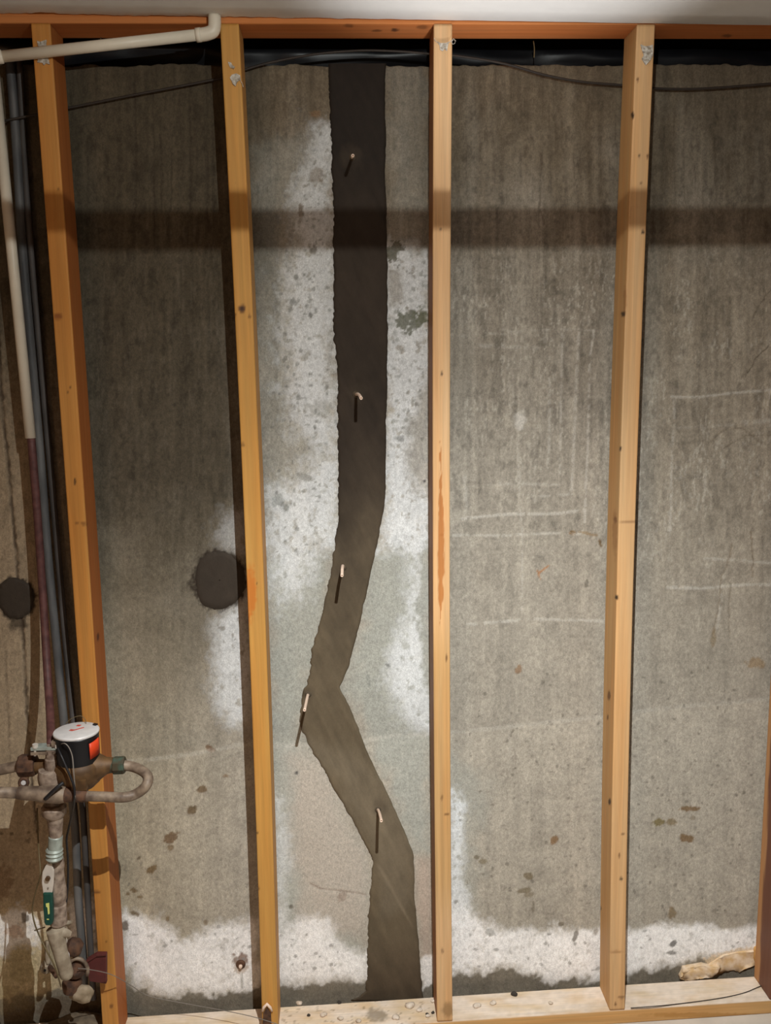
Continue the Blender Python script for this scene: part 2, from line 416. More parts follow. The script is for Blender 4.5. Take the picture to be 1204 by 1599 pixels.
# stains and marks with their own shape, plus one painted shadow
def spot(cx, cy, rx, ry, rgb, a=.85, ang=0, rough=.5):
    global col
    R = max(rx, ry) * 2.2 + 4
    sel = (abs(PX - cx) < R) & (abs(PY - cy) < R)
    x = PX[sel] - cx; y = PY[sel] - cy
    c_, s_ = math.cos(math.radians(ang)), math.sin(math.radians(ang))
    d = np.sqrt(((x * c_ + y * s_) / rx) ** 2 + ((-x * s_ + y * c_) / ry) ** 2) + (ns[sel] - .5) * rough * 2 + (fi[sel] - .5) * rough
    k = sst(1.15, .75, d) * a
    col[sel] = col[sel] * (1 - k[:, None]) + lin(rgb)[None] * k[:, None]
BR = (112, 90, 64)
for a in [(1075, 1263, 19, 4, BR, .9, -4), (1028, 1283, 9, 6, (110, 98, 66), .9, -25), (1050, 1283, 9, 6, (122, 108, 84), .85, -15),
          (1072, 1309, 11, 6, BR, .9, 15), (1050, 1426, 6, 11, (120, 104, 80), .85, 0), (865, 1312, 7, 7, (120, 92, 62), .85, 40),
          (825, 1367, 7, 5, (112, 100, 80), .85, 0), (818, 1391, 13, 4, (116, 106, 86), .8, -8), (826, 1397, 8, 4, (124, 114, 96), .7, -15),
          (833, 1416, 2.5, 9, (112, 104, 90), .7, 0), (876, 1443, 5, 4, (110, 100, 84), .8, 0), (1083, 1277, 4, 3, (120, 110, 94), .7, 0),
          (1118, 1421, 5, 3, (120, 114, 104), .8, -20), (1051, 1473, 6, 4, (96, 92, 90), .85, -35), (1047, 1487, 7, 3, (120, 116, 112), .8, 0),
          (327, 1168, 9, 5, (110, 82, 58), .8, 10), (315, 1232, 9, 6, (104, 84, 60), .85, -25), (300, 1264, 8, 6, (94, 76, 52), .85, 0),
          (352, 1212, 6, 3, (128, 104, 80), .7, -10), (267, 1308, 14, 8, (104, 82, 60), .88, -35), (266, 1323, 6, 4, (112, 94, 70), .8, 0),
          (237, 1357, 9, 5, (100, 80, 52), .85, -40), (217, 1340, 4, 3, (94, 80, 62), .8, 0), (209, 1391, 6, 4, (104, 84, 58), .85, 30),
          (200, 1396, 4, 3, (104, 84, 58), .8, 0), (218, 1400, 5, 3, (104, 84, 58), .8, 0), (209, 1426, 9, 4, (104, 88, 66), .85, 10),
          (195, 1446, 7, 9, (92, 74, 54), .8, 0), (262, 1434, 3, 4, (110, 90, 64), .8, 0), (321, 1441, 4, 4, (110, 92, 66), .7, 0),
          (1180, 1035, 15, 9, (140, 112, 74), .55, 0), (1114, 995, 4, 16, (128, 108, 76), .5, 5), (810, 1045, 5, 8, (136, 104, 74), .7, 25), (895, 832, 6, 3, (120, 92, 56), .85, 10),
          (937, 848, 2.5, 7, (108, 84, 52), .85, -20), (917, 833, 18, 2.2, (140, 116, 84), .7, 12), (848, 890, 13, 2.2, (166, 120, 84), .8, -35),
          (841, 896, 2, 9, (160, 116, 80), .7, -20), (613, 396, 11, 18, (84, 80, 62), .85, 0, 1.3), (641, 500, 21, 13, (88, 90, 70), .8, -10, 1.5), (660, 493, 9, 10, (100, 100, 80), .75, 0, 1.4),
          (470, 330, 4, 12, (120, 108, 92), .8, 0), (495, 275, 11, 14, (124, 112, 96), .6, 0), (490, 390, 6, 8, (110, 106, 96), .8, 0), (462, 432, 5, 5, (120, 120, 114), .8, 0),
          (485, 493, 3, 4, (104, 104, 98), .8, 0), (494, 178, 10, 6, (130, 100, 72), .6, 0), (626, 685, 6, 6, (140, 140, 138), .8, 0), (663, 752, 3, 3, (84, 82, 80), .9, 0), (606, 1039, 5, 3, (110, 110, 106), .8, 30),
          (575, 1060, 3, 12, (128, 130, 124), .6, -12), (455, 1415, 4, 4, (104, 98, 88), .85, 0), (533, 1401, 6, 9, (140, 124, 112), .6, 30), (463, 1207, 3, 3, (90, 88, 86), .9, 0),
          (434, 780, 9, 11, (132, 134, 130), .6, 0), (447, 793, 5, 6, (124, 126, 120), .7, 0), (476, 745, 14, 5, (128, 126, 118), .6, 20), (500, 640, 22, 14, (150, 148, 140), .45, 0),
          (744, 1339, 4, 3, (112, 104, 88), .85, 0), (754, 1345, 7, 4, (122, 112, 92), .8, -20), (765, 1455, 8, 6, (170, 168, 164), .8, 0), (899, 1459, 4, 9, (120, 112, 102), .8, 20), (930, 1455, 4, 6, (150, 140, 130), .7, 20),
          (985, 922, 3, 16, (86, 72, 58), .7, 0), (916, 911, 3, 6, (110, 104, 94), .8, 0), (375, 1497, 12, 9, (124, 92, 70), .8, 0), (376, 1512, 11, 8, (186, 170, 156), .8, 0), (378, 1530, 2, 14, (150, 146, 138), .6, 0),
          (1142, 1496, 50, 12, (214, 192, 162), .8, -12), (40, 1433, 6, 7, (96, 84, 70), .8, 0), (0, 1375, 22, 26, (110, 86, 62), .55, 0), (44, 1300, 3, 3, (92, 80, 64), .8, 0), (18, 1302, 3, 3, (92, 80, 64), .8, 0), (3, 1302, 3, 3, (92, 80, 64), .8, 0), (43, 1314, 5, 5, (96, 84, 68), .7, 0), (92, 1300, 4, 6, (120, 110, 90), .4, 0),  # brown spot at the left edge paints the water meter's shadow
          (35, 1505, 22, 34, (150, 136, 98), .4, 0), (15, 1560, 40, 24, (150, 134, 98), .35, 0), (105, 1580, 45, 22, (100, 86, 70), .7, 0), (25, 1455, 16, 10, (196, 168, 146), .6, 0)]:
    spot(*a)
random.seed(3)
for k in range(150):   # peppered pits
    x = random.uniform(710, 1190); y = random.uniform(1040, 1430)
    spot(x, y, random.uniform(1.2, 3.2), random.uniform(1.2, 3.2), (106, 100, 90), .65)
for k in range(70):
    x = random.choice([random.uniform(196, 390), random.uniform(432, 570), random.uniform(710, 940), random.uniform(985, 1190)])
    spot(x, random.uniform(1445, 1515), random.uniform(1.2, 4), random.uniform(1, 3), (150, 146, 142), .7, random.uniform(-40, 40))
for k in range(130):
    x = random.uniform(425, 520); y = random.uniform(300, 870)
    spot(x, y, random.uniform(1.2, 4), random.uniform(1.2, 4), (120, 120, 114), .6)
for k in range(60):
    spot(random.uniform(606, 668), random.uniform(370, 700), random.uniform(1.2, 4), random.uniform(1.2, 4), (124, 124, 116), .55)
# patch of scribbled pitting between the right-hand studs
m_ = sst(60, 0, np.hypot((PX - 815) / 1.2, PY - 1190)) * sst(.6, .7, fbm(PX / 5, PY / 7, 3, 51))
col = mix(col, C(120, 112, 102), m_ * .6)
# halos of the dark round patches
for cx, cy, rx, ry in [(342, 906, 42, 47), (24, 934, 31, 33)]:
    d = np.hypot((PX - cx) / rx, (PY - cy) / ry) + (ns - .5) * .28 + (nm - .5) * .2 + (fi - .5) * .2
    col = mix(col, C(58, 50, 42), sst(1.12, .9, d))
d = np.hypot((PX - 28) / 16, (PY - 972) / 14) + (ns - .5) * 1.0
col = mix(col, C(66, 58, 48), sst(1.2, .6, d) * .8)

# chalk lines, rubbed and broken
def chalk(pts, w=1.8, a=.6, brk=.45):
    global col
    d = dist_line(PX, PY, pts)
    k = sst(w * 1.7, w * .4, d + (fi - .5) * 2.2) * sst(brk - .12, brk + .1, fbm(PX / 7, PY / 7, 3, 60)) * a
    col = mix(col, C(198, 193, 184), k * .9)
chalk([(928, 515), (921, 560), (918, 700), (915, 760), (913, 815)], 1.8, .6, .38)
chalk([(904, 515), (900, 600), (896, 700), (892, 770)], 2.2, .5, .42)
chalk([(878, 520), (876, 640), (874, 740)], 1.8, .45, .45)
chalk([(858, 590), (858, 690), (855, 730)], 2.0, .5, .42)
chalk([(808, 690), (812, 780), (816, 850), (815, 960)], 1.5, .4, .45)
chalk([(785, 515), (800, 518), (870, 514), (926, 516)], 1.5, .35, .48)
chalk([(720, 525), (760, 520), (790, 522)], 1.5, .35, .48); chalk([(745, 540), (840, 542)], 3, .35, .48)
chalk([(722, 810), (790, 803), (870, 802), (914, 796)], 2.2, .65, .36)
chalk([(708, 836), (790, 836), (870, 832), (905, 834)], 2.0, .55, .38)
chalk([(730, 975), (770, 972), (830, 966), (942, 970)], 2.2, .6, .38)
chalk([(842, 775), (890, 772)], 2, .4, .45); chalk([(758, 755), (880, 757)], 2.5, .35, .47); chalk([(726, 745), (728, 800)], 3, .4, .44)
chalk([(1048, 620), (1090, 620), (1140, 614), (1215, 608)], 1.8, .6, .30)
chalk([(1053, 617), (1053, 650), (1050, 700), (1046, 830)], 1.8, .5, .42)
chalk([(1150, 660), (1204, 656)], 3, .3, .45); chalk([(1060, 668), (1204, 660)], 2, .25, .47)
chalk([(1042, 917), (1100, 918), (1160, 913), (1215, 913)], 2.2, .65, .34)
chalk([(1100, 872), (1140, 874), (1215, 880)], 2.0, .5, .40)
chalk([(1130, 900), (1120, 980)], 2.5, .35, .45)
chalk([(795, 1210), (796, 1080)], 1.5, .12, .4)
for pts in ([(705, 1143), (820, 1132), (945, 1118)], [(985, 1112), (1080, 1102), (1215, 1090)], [(435, 1165), (560, 1160), (600, 1150), (672, 1146)], [(180, 1192), (300, 1178), (388, 1160)]):
    chalk(pts, 3.0, .24, .34)
d = np.hypot((PX - 812) / 11, (PY - 657) / 17) + (ns - .5) * .7
col = mix(col, C(206, 202, 194), sst(1.15, .4, d) * .75)
# below the pour line the concrete is a touch paler
pour = np.interp(PX, [150, 388, 705, 945, 1215], [1192, 1160, 1143, 1118, 1090])
col = col * (1 + .16 * sst(-3, 5, PY - pour) * sst(1480, 1400, PY))[..., None]
# cracks and board joints
relief = (nb - .5) * .0030 + (nm - .5) * .0012 + (st - .5) * .0008 + (ns - .5) * .0006
def crack(pts, w, a, depth, rgb=(66, 54, 44)):
    global col, relief
    d = dist_line(PX + (ns - .5) * 5, PY, pts)
    k = sst(w * 1.6, w * .3, d)
    col = mix(col, C(*rgb), k * a * (.5 + .5 * sst(.35, .55, nm)))
    relief = relief + k * depth
crack([(-4, 520), (4, 640), (10, 700), (22, 830), (33, 960), (37, 1010), (42, 1120), (50, 1230), (58, 1300)], 2.4, .85, .004)
crack([(8, 1010), (14, 1150), (16, 1250)], 1.8, .4, .001)
crack([(1175, 500), (1190, 470), (1204, 450)], 1.0, .6, .001); crack([(1168, 582), (1180, 560), (1200, 540)], 1.0, .7, .001)
crack([(1142, 850), (1140, 870), (1128, 900), (1115, 990)], 1.2, .5, .001, (112, 94, 70)); crack([(1140, 910), (1138, 970), (1142, 1005)], 1.2, .45, .001, (112, 100, 82))
crack([(1174, 830), (1176, 900)], 1.2, .5, .001, (112, 94, 70))
crack([(1110, 690), (1130, 672), (1160, 668), (1185, 690), (1204, 695)], 1.1, .5, .001, (104, 92, 76)); crack([(1130, 700), (1165, 680), (1204, 680)], 1.1, .45, .001, (104, 92, 76))
crack([(485, 1380), (500, 1388), (530, 1391), (545, 1393), (570, 1397)], 1.3, .6, .001, (128, 108, 94))
crack([(845, 240), (843, 320), (850, 350)], 1.4, .5, .001); crack([(895, 240), (900, 300)], 1.2, .4, .001)
for x0 in (210, 238, 265, 295, 322, 250, 330): crack([(x0, 110 + (x0 % 7) * 20), (x0 + 3, 250), (x0 + 2, 330 + (x0 % 5) * 14)], 1.5, .45, .0008, (44, 36, 30))
relief = relief - white * .0012 - ft * .0
edge = sst(TOPZ - .02, TOPZ, Z)
Zd = Z + edge * ((fbm(X * 30, X * 0 + 3, 3, 8) - .5) * .014)
P = np.stack([X, WY + np.clip(relief, -.003, .006), Zd], -1)
# ledge on top of the wall
Pt = P[-1:].copy(); Pt[..., 1] = 0.42
P = np.concatenate([P, Pt], 0)
col = np.clip(col, 0.004, 0.95)
colt = np.broadcast_to(lin((40, 34, 28)), Pt.shape).copy()
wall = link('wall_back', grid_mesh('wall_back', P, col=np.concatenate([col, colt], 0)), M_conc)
tag(wall, 'bare poured concrete basement wall with white mineral crust', None, None, 'structure')

# ------------------------------------------------------------------ rest of the room shell
def slab(name, pts8, mat, kind='structure'):
    bm = bmesh.new(); v = [bm.verts.new(V3(p)) for p in pts8]
    for f in ((0, 1, 2, 3), (4, 7, 6, 5), (0, 4, 5, 1), (1, 5, 6, 2), (2, 6, 7, 3), (3, 7, 4, 0)): bm.faces.new([v[i] for i in f])
    o = bm_obj(name, bm, mat, None, False); o['kind'] = kind; return o
XL, XR, YB = -3.0, 3.2, -5.0
slab('floor', [(XL, YB, floor_z(XL)), (XR, YB, floor_z(XR)), (XR, WY + .3, floor_z(XR)), (XL, WY + .3, floor_z(XL)),
               (XL, YB, -.25), (XR, YB, -.25), (XR, WY + .3, -.25), (XL, WY + .3, -.25)], M_floor)
cl, cr_ = at(0, 21, -.004), at(1204, 40, -.004)
csl = (cr_[2] - cl[2]) / (cr_[0] - cl[0])
def ceil_z(x): return cl[2] + (x - cl[0]) * csl
cx_ = np.concatenate([np.linspace(XL, -.95, 12)[:-1], np.arange(-.95, 1.1, .004), np.linspace(1.1, XR, 12)])
rag = (fbm(cx_ * 45, cx_ * 0, 3, 70) - .5) * .007 * sst(.25, -.1, cx_) + (fbm(cx_ * 20, cx_ * 0, 3, 71) - .5) * .003
ey = -.003 + rag
ey = ey - .010 * np.exp(-((cx_ - at(70, 25, 0)[0]) / .02) ** 2)
cz = ceil_z(cx_) - .004 * (fbm(cx_ * 45, cx_ * 0 + 5, 3, 72) - .5) * sst(.25, -.1, cx_)
T = .0127
rows = [np.stack([cx_, np.full_like(cx_, YB), ceil_z(cx_)], -1), np.stack([cx_, np.full_like(cx_, -.06), ceil_z(cx_)], -1), np.stack([cx_, ey - .003, cz], -1),
        np.stack([cx_, np.minimum(ey, -.0008), cz + .003], -1), np.stack([cx_, np.full_like(cx_, -.0012), ceil_z(cx_) + T], -1), np.stack([cx_, np.full_like(cx_, YB), ceil_z(cx_) + T], -1)]
ceil = link('ceiling', grid_mesh('ceiling', np.stack(rows, 0), flip=True, smooth=False), M_drywall)
tag(ceil, None, None, None, 'structure')
slab('wall_left', [(XL - .1, YB, -.3), (XL, YB, -.3), (XL, WY + .3, -.3), (XL - .1, WY + .3, -.3), (XL - .1, YB, 2.6), (XL, YB, 2.6), (XL, WY + .3, 2.6), (XL - .1, WY + .3, 2.6)], M_room)
slab('wall_right', [(XR, YB, -.3), (XR + .1, YB, -.3), (XR + .1, WY + .3, -.3), (XR, WY + .3, -.3), (XR, YB, 2.6), (XR + .1, YB, 2.6), (XR + .1, WY + .3, 2.6), (XR, WY + .3, 2.6)], M_room)
slab('wall_front', [(XL, YB - .1, -.3), (XR, YB - .1, -.3), (XR, YB, -.3), (XL, YB, -.3), (XL, YB - .1, 2.6), (XR, YB - .1, 2.6), (XR, YB, 2.6), (XL, YB, 2.6)], M_room)

# black sheet over the sill above the concrete
sx = np.linspace(-1.6, 1.9, 260); sz = np.linspace(TOPZ - .003, 2.46, 26)
SX, SZ = np.meshgrid(sx, sz)
SY = .19 + .012 * np.sin(SZ * 55 + SX * 1.3) + (fbm(SX * 5, SZ * 30, 3, 80) - .5) * .035
o = link('vapor_barrier', grid_mesh('vapor_barrier', np.stack([SX, SY, SZ], -1)), M_black)
mo = o.modifiers.new('thick', 'SOLIDIFY'); mo.thickness = .0012
tag(o, 'black plastic sheet covering the sill above the top of the concrete', 'plastic sheet')

# ------------------------------------------------------------------ framing lumber
BW, BD = .038, .089
def board_profile():
    """rounded rectangle, u across the narrow face, v into depth; returns (u, v) loop, front face dense"""
    r = .0028; pts = []
    def arc(cu, cv, a0, a1):
        for k in range(4):
            a = math.radians(a0 + (a1 - a0) * k / 3); pts.append((cu + r * math.cos(a), cv + r * math.sin(a)))
    for u in np.linspace(r, BW - r, 20)[1:-1]: pts.append((u, 0))
    arc(BW - r, r, -90, 0)
    for v in np.linspace(r, BD - r, 26)[1:-1]: pts.append((BW, v))
    arc(BW - r, BD - r, 0, 90)
    for u in np.linspace(BW - r, r, 6)[1:-1]: pts.append((u, BD))
    arc(r, BD - r, 90, 180)
    for v in np.linspace(BD - r, r, 26)[1:-1]: pts.append((0, v))
    arc(r, r, 180, 270)
    return np.array(pts)
PROF = board_profile()
def knots_color(c, px, py, knots):
    for kx, ky, rx, ry, rgb, a in knots:
        d = np.sqrt(((px - kx) / rx) ** 2 + ((py - ky) / ry) ** 2) + (fbm(px / 4, py / 4, 2, 90) - .5) * .6
        k = sst(1.25, .6, d) * a
        c = c * (1 - k[..., None]) + lin(rgb) * k[..., None]
    return c
def board(name, mapf, length, rgb, side_rgb, knots, mat, seed, step=.005, extra=None):
    n = int(length / step) + 1
    w = np.linspace(0, length, n)
    U = np.broadcast_to(PROF[:, 0], (n, len(PROF))); Vv = np.broadcast_to(PROF[:, 1], (n, len(PROF)))
    Wd = np.broadcast_to(w[:, None], U.shape)
    Pw = mapf(U, Vv, Wd)
    px, py = proj(Pw)
    front = sst(.006, .001, Vv)
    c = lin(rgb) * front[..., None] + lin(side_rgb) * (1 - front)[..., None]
    g = fbm((U + Vv * 1.3) * 170 + (fbm(Wd * 3, U * 40, 2, seed) - .5) * 3, Wd * 2.0, 4, seed + 1)
    g2 = fbm((U + Vv) * 60, Wd * 3.5, 3, seed + 5)
    c = c * (1 + (g - .5) * .30)[..., None]
    amb = np.stack([np.ones_like(g2), 1 - (g2 - .5) * .22, 1 - (g2 - .5) * .5], -1)
    c = c * amb
    c = knots_color(c, px, py, knots)
    if extra is not None: c = extra(c, px, py, U, Vv, Wd)
    me = grid_mesh(name, Pw, wrap_u=True, flip=True, col=np.clip(c, .003, .95))
    bm = bmesh.new(); bm.from_mesh(me); bm.verts.ensure_lookup_table(); m = len(PROF)
    bm.faces.new([bm.verts[i] for i in range(m)]); bm.faces.new([bm.verts[(n - 1) * m + i] for i in range(m)][::-1])
    bmesh.ops.recalc_face_normals(bm, faces=bm.faces)
    bm.to_mesh(me); bm.free()
    return link(name, me, mat)
HTOP = 2.2522
STX = [(-.5926, .0002, -.0036), (-.2145, -.0016, -.0071), (.1972, .0025, .0056), (.6122, -.0003, .0099)]
KB = (92, 52, 24); KD = (44, 26, 16)
knots = [
    [(90, 494, 8, 5, (120, 66, 30), .8), (117, 752, 2, 5, KD, .8), (120, 817, 3, 3, KB, .6), (131, 818, 5, 3, KB, .6), (153, 995, 2.2, 6, (80, 36, 18), .9), (110, 606, 2, 2, KD, .7),
     (106, 613, 1.5, 1.5, KD, .7), (91, 297, 2, 2, KD, .7), (150, 1393, 6, 3, KB, .8), (148, 1365, 3, 3, KB, .6), (174, 1571, 3, 4, KB, .7), (150, 1548, 22, 4, (140, 84, 40), .4), (166, 1470, 2, 2, KB, .6)],
    [(378, 482, 6.5, 7, KB, .9), (378, 482, 3, 4, KD, .7), (366, 492, 3, 3, KB, .6), (390, 494, 3, 3, KB, .6), (391, 925, 10, 42, (190, 104, 30), .75), (385, 970, 6, 18, (180, 96, 30), .6), (368, 287, 1.6, 1.6, KD, .7), (402, 1300, 2, 2, KD, .7), (379, 694, 4, 3, KB, .6), (401, 912, 1.5, 1.5, KD, .8), (404, 1388, 2, 3, KB, .7)],
    [(690, 584, 1.8, 4, KD, .8), (697, 1027, 2, 6, KB, .7), (690, 1245, 2, 5, KB, .5), (697, 1271, 4, 2, KB, .7), (691, 1485, 2.5, 5, KB, .5), (688, 358, 2, 2, KD, .6), (700, 1578, 10, 12, (120, 92, 58), .6), (690, 835, 3, 3, KD, .5)],
    [(998, 244, 2.2, 3, KD, .8), (1011, 245, 2, 3, KB, .8), (988, 180, 2.6, 5, KD, .95), (996, 125, 2, 3, KB, .8), (1001, 286, 2, 2, KB, .6), (1004, 362, 3.2, 3.2, KD, .9), (974, 490, 4, 4.5, KD, .9), (976, 470, 3, 22, (150, 100, 54), .5),
     (969, 701, 2.4, 2.8, KD, .95), (961, 812, 2.5, 6, KB, .8), (960, 830, 4, 40, (150, 100, 56), .5), (963, 932, 3, 3.5, KD, .95), (951, 1086, 2.4, 8, KB, .8), (949, 1120, 1.6, 4, KB, .8), (952, 1252, 2.2, 5, KD, .9), (973, 1303, 3, 2, KB, .7), (970, 1372, 3.2, 3.2, KD, .85), (967, 1336, 1.6, 4, KB, .7),
     (938, 1418, 1.6, 4, KD, .7), (961, 1486, 12, 2, (150, 104, 60), .6), (961, 1568, 2, 3.5, KB, .8), (970, 1557, 6, 2.5, KB, .6), (984, 815, 14, 1, KB, .5)],
    []]
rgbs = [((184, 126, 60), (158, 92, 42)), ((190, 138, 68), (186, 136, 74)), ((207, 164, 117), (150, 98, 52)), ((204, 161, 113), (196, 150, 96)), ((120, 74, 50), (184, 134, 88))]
labels = ['orange pine stud behind the round water meter and the white plastic pipe', 'orange pine stud with a rusty stain beside the dark round wall patch',
          'pale peach pine stud with a long split resin scar down its face', 'pale pine stud with a row of small dark knots along its edge',
          'reddish brown stud at the end of the bottom plate by the torn tan foam']
def scar(c, px, py, U, Vv, Wd):
    w = np.interp(py, [690, 740, 800, 860, 920, 975], [.4, 1.2, 4, 5.5, 4.5, .5])
    cxx = np.interp(py, [690, 800, 980], [687.5, 689, 688])
    d = abs(px - cxx + (fbm(px / 3, py / 14, 2, 95) - .5) * 5) / w
    k = sst(1.2, .7, d) * sst(688, 692, py) * sst(980, 970, py) * sst(.004, .001, Vv)
    c = c * (1 - .85 * k[..., None]) + lin((172, 104, 44)) * .85 * k[..., None]
    y_ = (sst(930, 1050, py) * sst(1460, 1360, py))[..., None]
    return c * (1 - y_ * np.array([.14, .17, .30]))
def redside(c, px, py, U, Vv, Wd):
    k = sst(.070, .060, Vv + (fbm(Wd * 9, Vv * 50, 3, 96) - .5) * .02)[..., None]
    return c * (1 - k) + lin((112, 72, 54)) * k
studs = []
for i in range(5):
    if i < 4: x0, a1, a2 = STX[i]
    else: x0, a1, a2 = 1.0195, 0, 0
    zb = SLOPE * (x0 + .019)
    def mp(U, Vv, W_, x0=x0, a1=a1, a2=a2, zb=zb):
        z = zb + W_; t = (z - 1.1) / 1.1
        return np.stack([x0 + a1 * t + a2 * t * t + U, Vv, z], -1)
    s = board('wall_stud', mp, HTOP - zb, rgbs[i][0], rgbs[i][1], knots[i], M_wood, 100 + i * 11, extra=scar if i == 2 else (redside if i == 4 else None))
    tag(s, labels[i], 'stud', 'vertical studs of the wall frame'); studs.append(s)
tp = board('top_plate', lambda U, Vv, W_: np.stack([-1.55 + W_, Vv, HTOP + U], -1), 3.4, (186, 116, 62), (186, 112, 60),
           [(617, 47, 6, 3, KD, .8), (588, 48, 8, 2, KB, .7), (545, 40, 9, 3, KB, .6), (660, 42, 9, 4, KB, .6), (1135, 56, 8, 3, KD, .6)], M_woodx, 300)
tag(tp, 'reddish pine top plate running along the ceiling over the studs', 'lumber')
def dusty(c, px, py, U, Vv, Wd):
    top = sst(BW - .004, BW - .001, U)
    n = fbm(px / 30, py / 10, 4, 97); n2 = fbm(px / 6, py / 4, 3, 98)
    dust = lin((222, 206, 190)) * (1 + (n2 - .5) * .25)[..., None]
    k = top * np.clip(.55 + (n - .4) * 1.2 + sst(690, 760, px) * .1, 0, .95)
    c = c * (1 - k[..., None]) + dust * k[..., None]
    wet = sst(14, 6, np.hypot((px - 588) / 1.6, (py - 1585)) + (n2 - .5) * 14) * top
    c = c * (1 - .7 * wet[..., None]) + lin((120, 106, 86)) * .7 * wet[..., None]
    sp = sst(.68, .76, n2) * top * sst(700, 660, px) * sst(420, 450, px)
    return c * (1 - .6 * sp[..., None]) + lin((120, 98, 70)) * .6 * sp[..., None]
bp_ = board('bottom_plate', lambda U, Vv, W_: np.stack([-1.55 + W_, Vv, -.038 + U + SLOPE * (-1.55 + W_)], -1), 3.4, (196, 152, 98), (200, 168, 120), [(1090, 1585, 90, 4, (160, 112, 52), .6)], M_woodx, 330, extra=dusty)
tag(bp_, 'dusty pine bottom plate lying on the floor under the studs', 'lumber')

# torn gypsum scraps left on the stud faces
def scrap(parent, cx, cy, outline, seed, tails=()):
    bm = bmesh.new(); r = random.Random(seed)
    front = []; back = []
    for (dx, dy) in outline:
        p = at(cx + dx, cy + dy, -.0006); front.append(bm.verts.new((p[0], -.0018 - r.random() * .003, p[2]))); back.append(bm.verts.new((p[0], .0006, p[2])))
    c = at(cx, cy, 0); cf = bm.verts.new((c[0], -.003, c[2])); n = len(front)
    for k in range(n):
        bm.faces.new((front[k], front[(k + 1) % n], cf)); bm.faces.new((front[k], back[k], back[(k + 1) % n], front[(k + 1) % n]))
    bm.faces.new(back)
    for t in tails:
        add_tube(bm, [at(cx + a, cy + b, -.002 - .002 * j) for j, (a, b) in enumerate(t)], .0006, 6)
    o = bm_obj('gypsum_scrap', bm, M_gyp, parent, False); o['label'] = 'torn white gypsum scrap'
scrap(studs[0], 66, 70, [(-8, -6), (-2, -4), (7, -7), (6, 0), (8, 3), (0, 4), (-6, 2)], 1)
scrap(studs[0], 69, 95, [(-8, -4), (-1, -6), (6, -5), (8, 2), (9, 6), (3, 4), (0, 7), (-3, 3), (-10, 3)], 2)
scrap(studs[1], 361, 102, [(-5, -5), (0, -4), (2, 0), (6, 3), (4, 6), (-1, 4), (-3, 1)], 3)
scrap(studs[1], 367, 124, [(-8, -2), (-5, -7), (2, -9), (8, -6), (9, 1), (6, 2), (3, 5), (1, 11), (-3, 8), (-5, 3)], 4, [[(8, 1), (11, 6), (13, 12)]])
scrap(studs[2], 692, 72, [(-9, -6), (-4, -4), (4, -4), (9, -6), (7, 2), (6, 8), (2, 5), (-1, 8), (-5, 6), (-6, -1)], 5, [[(-8, -5), (-12, -8), (-14, -12)], [(8, -5), (12, -8), (16, -10), (19, -8), (18, -4), (15, -3), (13, -6), (16, -12), (20, -8)]])
scrap(studs[3], 1010, 84, [(-10, -14), (-4, -11), (4, -12), (9, -14), (10, -4), (9, 4), (6, 9), (3, 13), (-2, 18), (-6, 12), (-8, 8), (-5, 2), (-8, -6)], 6)
# ------------------------------------------------------------------ repair mortar
Ls = [(101, 513), (150, 514), (215, 516), (300, 519), (400, 520), (520, 520), (570, 525), (650, 526), (745, 528), (820, 528), (826, 524), (860, 521), (920, 511), (960, 502), (1000, 491), (1012, 487), (1040, 485), (1070, 479), (1079, 473), (1105, 470), (1128, 467), (1140, 470), (1149, 475), (1168, 484), (1180, 491), (1200, 504), (1239, 525), (1281, 550), (1339, 580), (1354, 581), (1431, 575), (1500, 572), (1548, 570), (1556, 560), (1562, 545)]
Rs = [(101, 603), (160, 602), (220, 603), (270, 602), (310, 604), (370, 605), (450, 606), (560, 606), (640, 604), (740, 603), (790, 602), (802, 599), (815, 596), (850, 590), (890, 580), (970, 563), (1040, 545), (1068, 533), (1073, 531), (1082, 535), (1100, 545), (1180, 577), (1212, 592), (1246, 609), (1319, 641), (1330, 646), (1396, 648), (1494, 656), (1562, 661)]
yy = np.arange(99, 1563, 2.5)
lx = np.interp(yy, *zip(*Ls)) + (fbm(yy / 9, yy * 0, 3, 110) - .5) * 5 + (fbm(yy / 3, yy * 0, 2, 113) - .5) * 2
rx_ = np.interp(yy, *zip(*Rs)) + (fbm(yy / 12, yy * 0 + 9, 3, 111) - .5) * 3.2
tt = np.concatenate([[0, .012, .03], np.linspace(.07, .93, 44), [.97, .988, 1]])
SPX = lx[:, None] * (1 - tt) + rx_[:, None] * tt; SPY = np.broadcast_to(yy[:, None], SPX.shape)
prof = np.minimum(np.minimum(tt, 1 - tt) / .03, 1)
nbs = fbm(SPX / 45, SPY / 60, 4, 120); nss = fbm(SPX / 12, SPY / 16, 3, 121); ndg = fbm((SPX - SPY * .5) / 10, (SPY + SPX * .5) / 60, 3, 122)
dY = (.0035 + (nbs - .5) * .003 + (ndg - .5) * .0016) * prof[None] - .002 * (1 - prof[None])
d_ = np.stack([_F + CR * (a - 602) / FPX - CU * (b - 799.5) / FPX for a, b in zip(SPX.ravel(), SPY.ravel())])
Yt = (WY - dY - .001).ravel()
SP = (CAM + d_ * ((Yt - CAM[1]) / d_[:, 1])[:, None]).reshape(SPX.shape + (3,))
sc = lin((98, 86, 68)) * np.ones(SPX.shape + (1,))
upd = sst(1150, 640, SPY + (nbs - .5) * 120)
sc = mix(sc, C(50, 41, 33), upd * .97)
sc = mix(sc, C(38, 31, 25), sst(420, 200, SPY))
pale = sst(20, -20, sdf_poly(SPX, SPY, [(545, 1180), (600, 1230), (650, 1330), (650, 1400), (600, 1420), (580, 1345), (530, 1240), (480, 1160)]) + (nbs - .5) * 60)
sc = mix(sc, C(118, 106, 88), pale * .75)
